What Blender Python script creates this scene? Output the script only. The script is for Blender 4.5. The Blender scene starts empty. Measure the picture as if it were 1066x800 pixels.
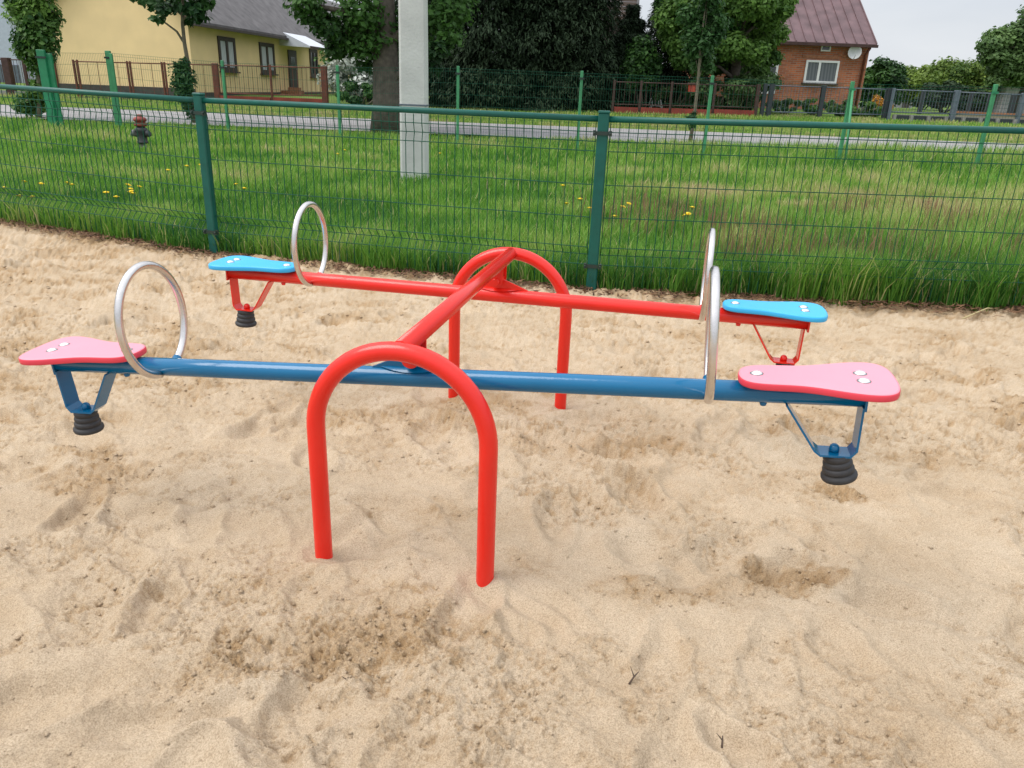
import bpy, bmesh, math, random
import numpy as np
from mathutils import Vector, Matrix
S = bpy.context.scene
COL = S.collection
rad = math.radians

# ------------------------------------------------------------------ camera
CF = 796.57                      # focal length in photo pixels (photo is 1066 wide)
PITCH, ROLL, CH = 0.36956, 0.03824, 1.090
_F = np.array([0, math.cos(PITCH), -math.sin(PITCH)])
_U0 = np.array([0, math.sin(PITCH), math.cos(PITCH)])
_R0 = np.array([1., 0, 0])
_R = math.cos(ROLL)*_R0 + math.sin(ROLL)*_U0
_U = -math.sin(ROLL)*_R0 + math.cos(ROLL)*_U0
cam = bpy.data.cameras.new('camera')
cam.sensor_width = 36; cam.sensor_fit = 'HORIZONTAL'; cam.lens = CF/1066*36
cam.clip_start = 0.05; cam.clip_end = 3000
co = bpy.data.objects.new('camera', cam); COL.objects.link(co)
co.matrix_world = Matrix(((_R[0], _U[0], -_F[0], 0), (_R[1], _U[1], -_F[1], 0), (_R[2], _U[2], -_F[2], CH), (0, 0, 0, 1)))
S.camera = co

# ------------------------------------------------------------------ light
SUN_EL, SUN_AZ = rad(56), rad(-100)       # azimuth from +Y towards +X
w = bpy.data.worlds.new('World'); S.world = w; w.use_nodes = True
nt = w.node_tree; nt.nodes.clear()
def N(t, k, **kw):
    n = t.nodes.new(k)
    for a, b in kw.items(): setattr(n, a, b)
    return n
out = N(nt, 'ShaderNodeOutputWorld'); bg = N(nt, 'ShaderNodeBackground')
sky = N(nt, 'ShaderNodeTexSky', sky_type='NISHITA'); sky.sun_disc = False
sky.sun_elevation = SUN_EL; sky.sun_rotation = SUN_AZ
sky.air_density = 1.0; sky.dust_density = 3.0; sky.ozone_density = 1.0
tc = N(nt, 'ShaderNodeTexCoord'); mp = N(nt, 'ShaderNodeMapping'); mp.inputs['Scale'].default_value = (1.2, 1.2, 4.5)
ns = N(nt, 'ShaderNodeTexNoise'); ns.inputs['Scale'].default_value = 2.2; ns.inputs['Detail'].default_value = 5; ns.inputs['Roughness'].default_value = .5
cr = N(nt, 'ShaderNodeValToRGB')
cr.color_ramp.elements[0].position = .30; cr.color_ramp.elements[0].color = (6.0, 6.4, 7.0, 1)
cr.color_ramp.elements[1].position = .72; cr.color_ramp.elements[1].color = (7.5, 7.75, 8.1, 1)
mx = N(nt, 'ShaderNodeMix', data_type='RGBA'); mx.inputs[0].default_value = .88
nt.links.new(tc.outputs['Generated'], mp.inputs[0]); nt.links.new(mp.outputs[0], ns.inputs['Vector'])
nt.links.new(ns.outputs['Fac'], cr.inputs[0]); nt.links.new(sky.outputs[0], mx.inputs[6]); nt.links.new(cr.outputs[0], mx.inputs[7])
sp = N(nt, 'ShaderNodeSeparateXYZ'); ma = N(nt, 'ShaderNodeMapRange'); ma.inputs[1].default_value = .08; ma.inputs[2].default_value = .9; ma.inputs[3].default_value = 1.0; ma.inputs[4].default_value = 2.1
vm = N(nt, 'ShaderNodeVectorMath', operation='SCALE'); nt.links.new(tc.outputs['Generated'], sp.inputs[0]); nt.links.new(sp.outputs[2], ma.inputs[0])
nt.links.new(mx.outputs[2], vm.inputs[0]); nt.links.new(ma.outputs[0], vm.inputs['Scale']); nt.links.new(vm.outputs[0], bg.inputs[0]); bg.inputs[1].default_value = 0.085
nt.links.new(bg.outputs[0], out.inputs[0])
sl = bpy.data.lights.new('sun', 'SUN'); sl.energy = 1.8; sl.angle = rad(40); sl.color = (1, .95, .88)
so = bpy.data.objects.new('sun', sl); COL.objects.link(so)
sd = Vector((math.sin(SUN_AZ)*math.cos(SUN_EL), math.cos(SUN_AZ)*math.cos(SUN_EL), math.sin(SUN_EL)))
so.rotation_euler = sd.to_track_quat('Z', 'Y').to_euler()
S.view_settings.view_transform = 'Standard'; S.view_settings.look = 'None'
S.view_settings.exposure = 0.47; S.view_settings.gamma = 1

# ------------------------------------------------------------------ helpers
def ray(px, py): return _F + (px-533)/CF*_R - (py-400)/CF*_U
def gp(px, py, z=0.0):
    d = ray(px, py); t = (z-CH)/d[2]; return np.array([0, 0, CH]) + t*d
def at(px, py, Y):
    d = ray(px, py); return np.array([0, 0, CH]) + d*(Y/d[1])
def on_plane(px, py, P0, u):             # vertical plane through P0 along horizontal u -> (s, z)
    d = ray(px, py); n = np.array([-u[1], u[0], 0])
    t = (np.dot(n, P0)-n[2]*CH)/np.dot(n, d); P = np.array([0, 0, CH]) + d*t
    return float(np.dot((P-P0)[:2], u[:2])), float(P[2])

def tag(o, label=None, cat=None, group=None, kind=None):
    if label: o['label'] = label
    if cat: o['category'] = cat
    if group: o['group'] = group
    if kind: o['kind'] = kind
    return o
def thing(name, loc, label, cat, group=None):
    o = bpy.data.objects.new(name, None); COL.objects.link(o); o.location = tuple(float(a) for a in loc)
    o.empty_display_size = .1
    return tag(o, label, cat, group)
def origin(o):
    v = Vector((0, 0, 0))
    while o is not None: v = v + o.location; o = o.parent
    return v
def link_mesh(name, me, mat, parent):
    o = bpy.data.objects.new(name, me); COL.objects.link(o)
    if mat: me.materials.append(mat)
    if parent is not None: o.parent = parent
    return o
class MB:
    def __init__(s): s.v = []; s.f = []; s.sm = []
    def add(s, vs, fs, smooth=False):
        b = len(s.v); s.v += [tuple(float(c) for c in p) for p in vs]
        s.f += [tuple(i+b for i in f) for f in fs]; s.sm += [smooth]*len(fs); return s
    def box(s, c, d, u=(1, 0, 0), v=(0, 1, 0), w=(0, 0, 1)):
        c = np.array(c, float); u, v, w = [np.array(a, float)*k/2 for a, k in zip((u, v, w), d)]
        P = [c+a*u+b*v+e*w for e in (-1, 1) for b in (-1, 1) for a in (-1, 1)]
        return s.add(P, [(0, 2, 3, 1), (4, 5, 7, 6), (0, 1, 5, 4), (2, 6, 7, 3), (0, 4, 6, 2), (1, 3, 7, 5)])
    def bbox(s, c, d, b, u=(1, 0, 0), v=(0, 1, 0), w=(0, 0, 1)):   # box with chamfered vertical edges and top
        c = np.array(c, float); u, v, w = [np.array(a, float) for a in (u, v, w)]
        X, Y, Z = d[0]/2, d[1]/2, d[2]/2
        def ring(x, y, bb, z): return [c+u*a+v*e+w*z for a, e in ((x-bb, -y), (x, -y+bb), (x, y-bb), (x-bb, y), (-x+bb, y), (-x, y-bb), (-x, -y+bb), (-x+bb, -y))]
        P = ring(X, Y, b, -Z)+ring(X, Y, b, Z-b)+ring(X-b, Y-b, b*.5, Z)
        F = [(k*8+i, k*8+(i+1) % 8, k*8+8+(i+1) % 8, k*8+8+i) for k in (0, 1) for i in range(8)]
        F += [tuple(range(16, 24)), tuple(range(7, -1, -1))]
        return s.add(P, F)
    def tube(s, path, r, n=12, cap=True, closed=False):
        P = [np.array(p, float) for p in path]; m = len(P)
        rs = r if hasattr(r, '__len__') else [r]*m
        if closed: T = [P[(i+1) % m]-P[i-1] for i in range(m)]
        else: T = [P[min(i+1, m-1)]-P[max(i-1, 0)] for i in range(m)]
        T = [t/(np.linalg.norm(t)+1e-12) for t in T]
        ref = np.array([0, 0, 1.]) if abs(T[0][2]) < .9 else np.array([1., 0, 0])
        a = np.cross(T[0], ref); a /= np.linalg.norm(a); V = []
        for i in range(m):
            a = a-np.dot(a, T[i])*T[i]; a /= np.linalg.norm(a)+1e-12; b = np.cross(T[i], a)
            V += [P[i]+rs[i]*(math.cos(2*math.pi*k/n)*a+math.sin(2*math.pi*k/n)*b) for k in range(n)]
        F = []
        for i in range(m if closed else m-1):
            j = (i+1) % m
            F += [(i*n+k, i*n+(k+1) % n, j*n+(k+1) % n, j*n+k) for k in range(n)]
        s.add(V, F, True)
        if cap and not closed:
            b = len(s.v)-m*n; s.f += [tuple(b+k for k in range(n-1, -1, -1)), tuple(b+(m-1)*n+k for k in range(n))]; s.sm += [False]*2
        return s
    def lathe(s, prof, c=(0, 0, 0), n=24, ax=(0, 0, 1)):
        ax = Vector(ax).normalized(); q = Vector((0, 0, 1)).rotation_difference(ax); V = []
        for r, z in prof:
            for k in range(n):
                p = q @ Vector((r*math.cos(2*math.pi*k/n), r*math.sin(2*math.pi*k/n), z)); V.append((p.x+c[0], p.y+c[1], p.z+c[2]))
        F = [(i*n+k, i*n+(k+1) % n, (i+1)*n+(k+1) % n, (i+1)*n+k) for i in range(len(prof)-1) for k in range(n)]
        s.add(V, F, True)
        b = len(s.v)-len(prof)*n
        s.f += [tuple(b+k for k in range(n-1, -1, -1)), tuple(b+(len(prof)-1)*n+k for k in range(n))]; s.sm += [False]*2
        return s
    def prism(s, poly, d):                # polygon (3-D points) extruded by vector d
        P = [np.array(p, float) for p in poly]; d = np.array(d, float); n = len(P)
        return s.add(P+[p+d for p in P], [tuple(range(n-1, -1, -1)), tuple(range(n, 2*n))]+[(i, (i+1) % n, n+(i+1) % n, n+i) for i in range(n)])
    def xf(s, M):
        s.v = [tuple(M @ Vector(p)) for p in s.v]; return s
    def build(s, name, mat, parent=None, local=False):
        o = origin(parent) if (parent is not None and not local) else Vector((0, 0, 0))
        V = [(p[0]-o.x, p[1]-o.y, p[2]-o.z) for p in s.v]
        me = bpy.data.meshes.new(name); me.from_pydata(V, [], s.f); me.validate()
        bm = bmesh.new(); bm.from_mesh(me); bmesh.ops.recalc_face_normals(bm, faces=bm.faces)
        for f, k in zip(bm.faces, s.sm if len(s.sm) == len(bm.faces) else [False]*len(bm.faces)): f.smooth = k
        bm.to_mesh(me); bm.free()
        return link_mesh(name, me, mat, parent)
def np_mesh(name, V, quads, mat, parent=None, attrs=None, smooth=False, tris=None):
    if parent is not None: V = V-np.array(origin(parent))
    me = bpy.data.meshes.new(name)
    nq = 0 if quads is None else len(quads); ntr = 0 if tris is None else len(tris)
    me.vertices.add(len(V)); me.vertices.foreach_set('co', np.ascontiguousarray(V, dtype=np.float32).ravel())
    idx = []; st = []
    if nq: idx.append(quads.ravel()); st.append(np.arange(nq)*4)
    if ntr: idx.append(tris.ravel()); st.append(nq*4+np.arange(ntr)*3)
    idx = np.concatenate(idx).astype(np.int32); st = np.concatenate(st).astype(np.int32)
    me.loops.add(len(idx)); me.loops.foreach_set('vertex_index', idx)
    me.polygons.add(len(st)); me.polygons.foreach_set('loop_start', st)
    me.update(calc_edges=True); me.validate()
    me.polygons.foreach_set('use_smooth', np.full(len(st), smooth))
    for k, a in (attrs or {}).items():
        at_ = me.attributes.new(k, 'FLOAT', 'POINT'); at_.data.foreach_set('value', a.astype(np.float32))
    return link_mesh(name, me, mat, parent)

# numpy value noise
def vnoise(x, y, seed=0):
    xi = np.floor(x).astype(np.int64); yi = np.floor(y).astype(np.int64); fx = x-xi; fy = y-yi
    fx = fx*fx*fx*(fx*(fx*6-15)+10); fy = fy*fy*fy*(fy*(fy*6-15)+10)
    def h(a, b):
        n = (a*374761393+b*668265263+seed*974634777) & 0xffffffff
        n = ((n ^ (n >> 13))*1274126177) & 0xffffffff
        return ((n ^ (n >> 16)) & 0xffffff)/float(0xffffff)
    return (h(xi, yi)*(1-fx)+h(xi+1, yi)*fx)*(1-fy)+(h(xi, yi+1)*(1-fx)+h(xi+1, yi+1)*fx)*fy
def fbm(x, y, o=4, seed=0, g=.5):
    s = 0; a = 1; t = 0
    for i in range(o):
        c_, s_ = math.cos(i*.9+.3), math.sin(i*.9+.3)
        s = s+a*vnoise((x*c_-y*s_)*2**i+i*17.3, (x*s_+y*c_)*2**i-i*9.1, seed+i); t += a; a *= g
    return s/t
def sstep(a, b, x): t = np.clip((x-a)/(b-a), 0, 1); return t*t*(3-2*t)

# ------------------------------------------------------------------ materials
def mat(name, col, rough=.6, metal=0., spec=.5, var=.12, scale=8., bump=0., bscale=60., coat=0.):
    m = bpy.data.materials.new(name); m.use_nodes = True; t = m.node_tree; b = t.nodes['Principled BSDF']
    b.inputs['Roughness'].default_value = rough; b.inputs['Metallic'].default_value = metal
    b.inputs['Specular IOR Level'].default_value = spec; b.inputs['Coat Weight'].default_value = coat; b.inputs['Coat Roughness'].default_value = .12
    c = N(t, 'ShaderNodeTexCoord'); n = N(t, 'ShaderNodeTexNoise'); n.inputs['Scale'].default_value = scale; n.inputs['Detail'].default_value = 5
    r = N(t, 'ShaderNodeValToRGB'); r.color_ramp.elements[0].position = .3; r.color_ramp.elements[1].position = .7
    r.color_ramp.elements[0].color = tuple(x*(1-var) for x in col)+(1,); r.color_ramp.elements[1].color = tuple(min(1, x*(1+var)) for x in col)+(1,)
    t.links.new(c.outputs['Object'], n.inputs['Vector']); t.links.new(n.outputs['Fac'], r.inputs[0]); t.links.new(r.outputs[0], b.inputs['Base Color'])
    if bump:
        n2 = N(t, 'ShaderNodeTexNoise'); n2.inputs['Scale'].default_value = bscale; n2.inputs['Detail'].default_value = 4
        bp = N(t, 'ShaderNodeBump'); bp.inputs['Strength'].default_value = bump; bp.inputs['Distance'].default_value = .01
        t.links.new(c.outputs['Object'], n2.inputs['Vector']); t.links.new(n2.outputs['Fac'], bp.inputs['Height']); t.links.new(bp.outputs[0], b.inputs['Normal'])
    return m
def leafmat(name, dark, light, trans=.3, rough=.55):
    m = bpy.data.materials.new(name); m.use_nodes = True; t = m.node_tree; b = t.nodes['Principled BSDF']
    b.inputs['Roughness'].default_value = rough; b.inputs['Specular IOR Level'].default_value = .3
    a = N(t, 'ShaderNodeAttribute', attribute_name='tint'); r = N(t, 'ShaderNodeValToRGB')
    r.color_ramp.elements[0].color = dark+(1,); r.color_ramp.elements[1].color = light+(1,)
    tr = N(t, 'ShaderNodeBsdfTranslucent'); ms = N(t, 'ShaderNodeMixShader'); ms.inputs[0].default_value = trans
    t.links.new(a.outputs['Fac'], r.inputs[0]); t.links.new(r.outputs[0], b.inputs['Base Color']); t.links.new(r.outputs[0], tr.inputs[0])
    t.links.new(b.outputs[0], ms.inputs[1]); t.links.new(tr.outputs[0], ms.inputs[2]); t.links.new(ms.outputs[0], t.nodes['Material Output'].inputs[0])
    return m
M = dict(
 red=mat('red_paint', (.74, .018, .009), .24, spec=.45, var=.05, coat=.15, bump=.03, bscale=150),
 blue=mat('blue_paint', (.001, .120, .265), .15, spec=.5, var=.05, coat=.0, bump=.03, bscale=150),
 steel=mat('brushed_steel', (.66, .63, .61), .25, metal=1, var=.10, scale=30, bump=.04, bscale=300),
 pink=mat('pink_plastic', (.80, .275, .345), .5, spec=.5, var=.03, bump=.06, bscale=600),
 pinkside=mat('pink_core', (.70, .045, .075), .5, var=.03),
 sky=mat('sky_blue_plastic', (.035, .40, .74), .42, var=.03, bump=.06, bscale=600),
 bolt=mat('bolt_cap', (.80, .80, .80), .22, metal=.6, var=.04),
 washer=mat('dull_washer', (.22, .22, .23), .35, metal=.8, var=.1),
 rubber=mat('black_rubber', (.028, .028, .03), .6, var=.25, scale=40),
 fgreen=mat('fence_green', (.004, .085, .066), .4, spec=.35, var=.12, scale=20),
 fwire=mat('wire_green', (.003, .070, .040), .5, spec=.25, var=.1),
 lgreen=mat('light_green_paint', (.05, .25, .11), .55, var=.18, scale=6),
 dkgreen=mat('mid_green_paint', (.015, .20, .09), .5, var=.18, scale=6),
 clip=mat('clip_black', (.012, .03, .025), .4, var=.1),
 concrete=mat('pale_concrete', (.50, .51, .49), .85, var=.16, scale=2.5, bump=.35, bscale=40),
 asphalt=mat('old_asphalt', (.27, .258, .255), .9, var=.12, scale=2, bump=.4, bscale=80),
 kerb=mat('grey_kerb', (.24, .235, .225), .9, var=.2, scale=5),
 rust=mat('rust_brown_metal', (.13, .035, .02), .7, var=.3, scale=9),
 dbrown=mat('dark_brown_metal', (.055, .025, .02), .7, var=.3, scale=9),
 redwall=mat('red_painted_wall', (.24, .038, .025), .8, var=.25, scale=3),
 yellow=mat('yellow_render', (.84, .63, .33), .9, var=.05, scale=1.5, bump=.1, bscale=30),
 plinth=mat('dark_plinth', (.07, .055, .05), .85, var=.2),
 wood_dk=mat('dark_window_frame', (.035, .018, .012), .6, var=.2),
 glass=mat('window_glass', (.05, .06, .065), .12, spec=.6, var=.3, scale=3),
 curtain=mat('curtain_white', (.55, .56, .58), .8, var=.1, scale=20),
 curtain_g=mat('curtain_grey', (.16, .18, .20), .6, var=.5, scale=14),
 white=mat('white_paint', (.78, .78, .77), .5, var=.04),
 anth=mat('anthracite_metal', (.025, .03, .038), .5, var=.15),
 greymetal=mat('blue_grey_metal', (.10, .125, .155), .5, var=.15),
 roof_grey=mat('grey_roof_sheet', (.13, .12, .12), .85, var=.3, scale=2.5, bump=.3, bscale=10),
 roof_red=mat('brown_red_roof', (.125, .075, .08), .7, var=.28, scale=2),
 dish=mat('dish_grey', (.55, .56, .56), .5, var=.05),
 bark=mat('grey_bark', (.09, .075, .06), .9, var=.35, scale=9, bump=.9, bscale=25),
 bark2=mat('smooth_bark', (.15, .13, .09), .85, var=.3, scale=14, bump=.4, bscale=40),
 canopy=mat('canopy_white', (.60, .62, .66), .5, var=.05),
 bluewall=mat('pale_blue_wall', (.42, .46, .55), .85, var=.06),
 planks=mat('weathered_planks', (.16, .12, .10), .85, var=.3, scale=3),
 iron=mat('dark_cast_iron', (.03, .034, .036), .6, var=.3, scale=30),
 ironlight=mat('grey_cast_iron', (.15, .15, .15), .6, var=.3, scale=30),
 hydred=mat('faded_red_paint', (.20, .035, .025), .7, var=.4, scale=20),
 step=mat('brick_step', (.36, .15, .08), .85, var=.3, scale=10),
 beige=mat('beige_concrete', (.36, .30, .23), .85, var=.15, scale=2),
 shed=mat('grey_shed', (.34, .33, .34), .85, var=.12),
 twig=mat('dark_twig', (.07, .045, .03), .85, var=.3, scale=40),
 stem=mat('flower_stem', (.07, .15, .03), .7, var=.2),
 petal=mat('yellow_petal', (.85, .62, .01), .6, var=.1),
 cable=mat('cable_black', (.05, .05, .055), .6, var=.1),
)
# window curtains, fold shade painted into the colour as vertical stripes
def paint_folds(m, sc, a, b):
    t = m.node_tree; w_ = N(t, 'ShaderNodeTexWave'); w_.inputs['Scale'].default_value = sc; w_.inputs['Distortion'].default_value = 1.5
    c = N(t, 'ShaderNodeTexCoord'); r = N(t, 'ShaderNodeValToRGB'); r.color_ramp.elements[0].color = a+(1,); r.color_ramp.elements[1].color = b+(1,)
    w_.bands_direction = 'DIAGONAL' ; mp_ = N(t, 'ShaderNodeMapping'); mp_.inputs['Scale'].default_value = (1, 1, .03)
    t.links.new(c.outputs['Object'], mp_.inputs[0]); t.links.new(mp_.outputs[0], w_.inputs[0]); t.links.new(w_.outputs['Fac'], r.inputs[0]); t.links.new(r.outputs[0], t.nodes['Principled BSDF'].inputs['Base Color'])
paint_folds(M['curtain_g'], 5, (.09, .10, .11), (.155, .17, .185)); paint_folds(M['curtain'], 5, (.33, .35, .38), (.6, .62, .65))

def brickmat():
    m = bpy.data.materials.new('red_brick'); m.use_nodes = True; t = m.node_tree; b = t.nodes['Principled BSDF']; b.inputs['Roughness'].default_value = .9
    c = N(t, 'ShaderNodeTexCoord'); s = N(t, 'ShaderNodeSeparateXYZ'); a = N(t, 'ShaderNodeMath', operation='ADD'); k = N(t, 'ShaderNodeCombineXYZ')
    br = N(t, 'ShaderNodeTexBrick'); br.inputs['Scale'].default_value = 1; br.inputs['Brick Width'].default_value = .26; br.inputs['Row Height'].default_value = .078
    br.inputs['Mortar Size'].default_value = .010; br.inputs['Color1'].default_value = (.50, .155, .065, 1); br.inputs['Color2'].default_value = (.31, .09, .045, 1); br.inputs['Mortar'].default_value = (.30, .24, .19, 1)
    n = N(t, 'ShaderNodeTexNoise'); n.inputs['Scale'].default_value = 1.1; n.inputs['Detail'].default_value = 6
    r = N(t, 'ShaderNodeValToRGB'); r.color_ramp.elements[0].position = .3; r.color_ramp.elements[0].color = (.75, .72, .7, 1); r.color_ramp.elements[1].position = .7; r.color_ramp.elements[1].color = (1.2, 1.15, 1.1, 1)
    mx_ = N(t, 'ShaderNodeMix', data_type='RGBA', blend_type='MULTIPLY'); mx_.inputs[0].default_value = 1
    L = t.links.new; L(c.outputs['Object'], s.inputs[0]); L(s.outputs[0], a.inputs[0]); L(s.outputs[1], a.inputs[1]); L(a.outputs[0], k.inputs[0]); L(s.outputs[2], k.inputs[1])
    L(k.outputs[0], br.inputs['Vector']); L(c.outputs['Object'], n.inputs['Vector']); L(n.outputs['Fac'], r.inputs[0]); L(br.outputs['Color'], mx_.inputs[6]); L(r.outputs[0], mx_.inputs[7]); L(mx_.outputs[2], b.inputs['Base Color'])
    return m
M['brick'] = brickmat()
LM = dict(
 maple=leafmat('leaf_maple', (.012, .045, .012), (.085, .20, .035)),
 young=leafmat('leaf_young_tree', (.014, .055, .016), (.06, .15, .035)),
 bright=leafmat('leaf_bright', (.025, .085, .018), (.19, .34, .065), .4),
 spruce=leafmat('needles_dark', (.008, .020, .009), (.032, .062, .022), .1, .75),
 yellowgreen=leafmat('leaf_yellow_green', (.05, .11, .02), (.27, .37, .07), .4),
 dull=leafmat('leaf_dull', (.03, .075, .025), (.15, .25, .075)),
 bluegreen=leafmat('leaf_far', (.05, .09, .065), (.12, .18, .11)),
 whitefl=leafmat('white_blossom', (.30, .34, .28), (.80, .82, .76), .2),
 orange=leafmat('orange_blossom', (.25, .12, .02), (.75, .36, .03), .2),
 litter=leafmat('dead_leaves', (.05, .025, .015), (.24, .13, .07), .1, .8),
)

# ------------------------------------------------------------------ terrain
FP = [(-6.55, 7.0, .045), (-4.31, 5.91, .03), (-1.986, 4.984, 0.), (.442, 4.390, 0.), (2.935, 4.20, .03), (5.43, 4.05, .04), (7.9, 3.95, .05)]
def fence_y(x):
    return np.interp(x, [-60]+[p[0] for p in FP]+[60], [33]+[p[1] for p in FP]+[2.5])
def g1(x): return .17+.29*sstep(-12, 16, x)
def gz(x, y):
    a = .02*(fbm(x*.25, y*.25, 3, 5)-.5)*2
    return a*sstep(5, 9, y) + g1(x)*sstep(24.8, 28.2, y) + .25*sstep(28.5, 36, y)
# ground: one sheet to the horizon, lawn material
def ground_material():
    m = bpy.data.materials.new('grassy_ground'); m.use_nodes = True; t = m.node_tree; b = t.nodes['Principled BSDF']; b.inputs['Roughness'].default_value = .95; b.inputs['Specular IOR Level'].default_value = .1
    c = N(t, 'ShaderNodeTexCoord'); n = N(t, 'ShaderNodeTexNoise'); n.inputs['Scale'].default_value = .6; n.inputs['Detail'].default_value = 9; n.inputs['Roughness'].default_value = .65
    r = N(t, 'ShaderNodeValToRGB'); e = r.color_ramp.elements
    e[0].position = .32; e[0].color = (.07, .13, .025, 1); e[1].position = .7; e[1].color = (.20, .22, .08, 1)
    x = e.new(.5); x.color = (.12, .20, .04, 1)
    L = t.links.new; L(c.outputs['Object'], n.inputs['Vector']); L(n.outputs['Fac'], r.inputs[0]); L(r.outputs[0], b.inputs['Base Color'])
    n2 = N(t, 'ShaderNodeTexNoise'); n2.inputs['Scale'].default_value = 25; n2.inputs['Detail'].default_value = 5; bp = N(t, 'ShaderNodeBump'); bp.inputs['Distance'].default_value = .06; bp.inputs['Strength'].default_value = .8
    L(c.outputs['Object'], n2.inputs['Vector']); L(n2.outputs['Fac'], bp.inputs['Height']); L(bp.outputs[0], b.inputs['Normal'])
    return m
def grid_mesh(name, X, Y, Z, m, attrs=None, smooth=True):
    a, b = X.shape; V = np.stack([X.ravel(), Y.ravel(), Z.ravel()], 1); i = np.arange(a*b).reshape(a, b)
    Q = np.stack([i[:-1, :-1].ravel(), i[:-1, 1:].ravel(), i[1:, 1:].ravel(), i[1:, :-1].ravel()], 1)
    return np_mesh(name, V, Q, m, None, attrs, smooth)
ys = np.concatenate([np.linspace(-60, -2, 8), np.linspace(0, 45, 120), np.geomspace(48, 1500, 26)])
xs = np.concatenate([-np.geomspace(1200, 34, 18), np.linspace(-32, 32, 110), np.geomspace(34, 1200, 18)])
GX, GY = np.meshgrid(xs, ys); GZ = gz(GX, GY)
GZ = np.where(GY < fence_y(GX)-.42, -.10, GZ-.02+np.interp(GX, [p[0] for p in FP], [p[2] for p in FP])*sstep(8, 5, GY)-.06*(1-sstep(.15, .9, GY-fence_y(GX))))
GZ += .6*sstep(60, 200, GY)
tag(grid_mesh('ground', GX, GY, GZ, ground_material()), kind='structure')

# sand: fan shaped dense sheet with footprints and clods
def sand_material():
    m = bpy.data.materials.new('beach_sand'); m.use_nodes = True; t = m.node_tree; b = t.nodes['Principled BSDF']; b.inputs['Roughness'].default_value = .95; b.inputs['Specular IOR Level'].default_value = .15
    L = t.links.new; c = N(t, 'ShaderNodeTexCoord')
    n = N(t, 'ShaderNodeTexNoise'); n.inputs['Scale'].default_value = 3.2; n.inputs['Detail'].default_value = 9; n.inputs['Roughness'].default_value = .62
    r = N(t, 'ShaderNodeValToRGB'); e = r.color_ramp.elements
    e[0].position = .30; e[0].color = (.480, .366, .245, 1); e[1].position = .68; e[1].color = (.590, .478, .348, 1)
    g = N(t, 'ShaderNodeTexNoise'); g.inputs['Scale'].default_value = 330; g.inputs['Detail'].default_value = 4; g.inputs['Roughness'].default_value = .8
    gr = N(t, 'ShaderNodeValToRGB'); gr.color_ramp.elements[0].position = .33; gr.color_ramp.elements[0].color = (.60, .55, .50, 1); gr.color_ramp.elements[1].position = .58; gr.color_ramp.elements[1].color = (1.10, 1.10, 1.10, 1)
    mu = N(t, 'ShaderNodeMix', data_type='RGBA', blend_type='MULTIPLY'); mu.inputs[0].default_value = 1
    a = N(t, 'ShaderNodeAttribute', attribute_name='damp'); damp_pits = N(t, 'ShaderNodeMix', data_type='RGBA'); damp_pits.inputs[7].default_value = (.40, .272, .150, 1)  # brown for the damp patches and for the darkened pits
    L(c.outputs['Object'], n.inputs[0]); L(n.outputs['Fac'], r.inputs[0]); L(c.outputs['Object'], g.inputs[0]); L(g.outputs['Fac'], gr.inputs[0])
    L(a.outputs['Fac'], damp_pits.inputs[0]); L(r.outputs[0], damp_pits.inputs[6]); L(damp_pits.outputs[2], mu.inputs[6]); L(gr.outputs[0], mu.inputs[7]); L(mu.outputs[2], b.inputs['Base Color'])
    n2 = N(t, 'ShaderNodeTexNoise'); n2.inputs['Scale'].default_value = 95; n2.inputs['Detail'].default_value = 8; n2.inputs['Roughness'].default_value = .78
    bp = N(t, 'ShaderNodeBump'); bp.inputs['Distance'].default_value = .010; bp.inputs['Strength'].default_value = .75
    L(c.outputs['Object'], n2.inputs[0]); L(n2.outputs['Fac'], bp.inputs['Height']); L(bp.outputs[0], b.inputs['Normal'])
    return m
rng = np.random.default_rng(11)
DAMP = [(400, 690, .42, .17, .75), (330, 735, .22, .07, .6), (830, 600, .16, .09, 1.15), (640, 610, .30, .14, .6), (520, 640, .3, .12, .55), (60, 520, .28, .16, .7), (120, 480, .3, .15, .7),
        (590, 480, .3, .18, .75), (660, 470, .22, .16, .7), (400, 560, .2, .12, .55), (880, 515, .10, .08, .9), (700, 690, .14, .10, .55), (700, 400, .3, .2, .5), (420, 540, .3, .1, .6),
        (560, 440, .4, .25, .6), (100, 300, .8, .35, .55), (330, 320, .6, .3, .5), (930, 350, .6, .3, .45), (200, 400, .4, .3, .5), (20, 270, .6, .3, .5), (250, 620, .2, .1, .5)]
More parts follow.
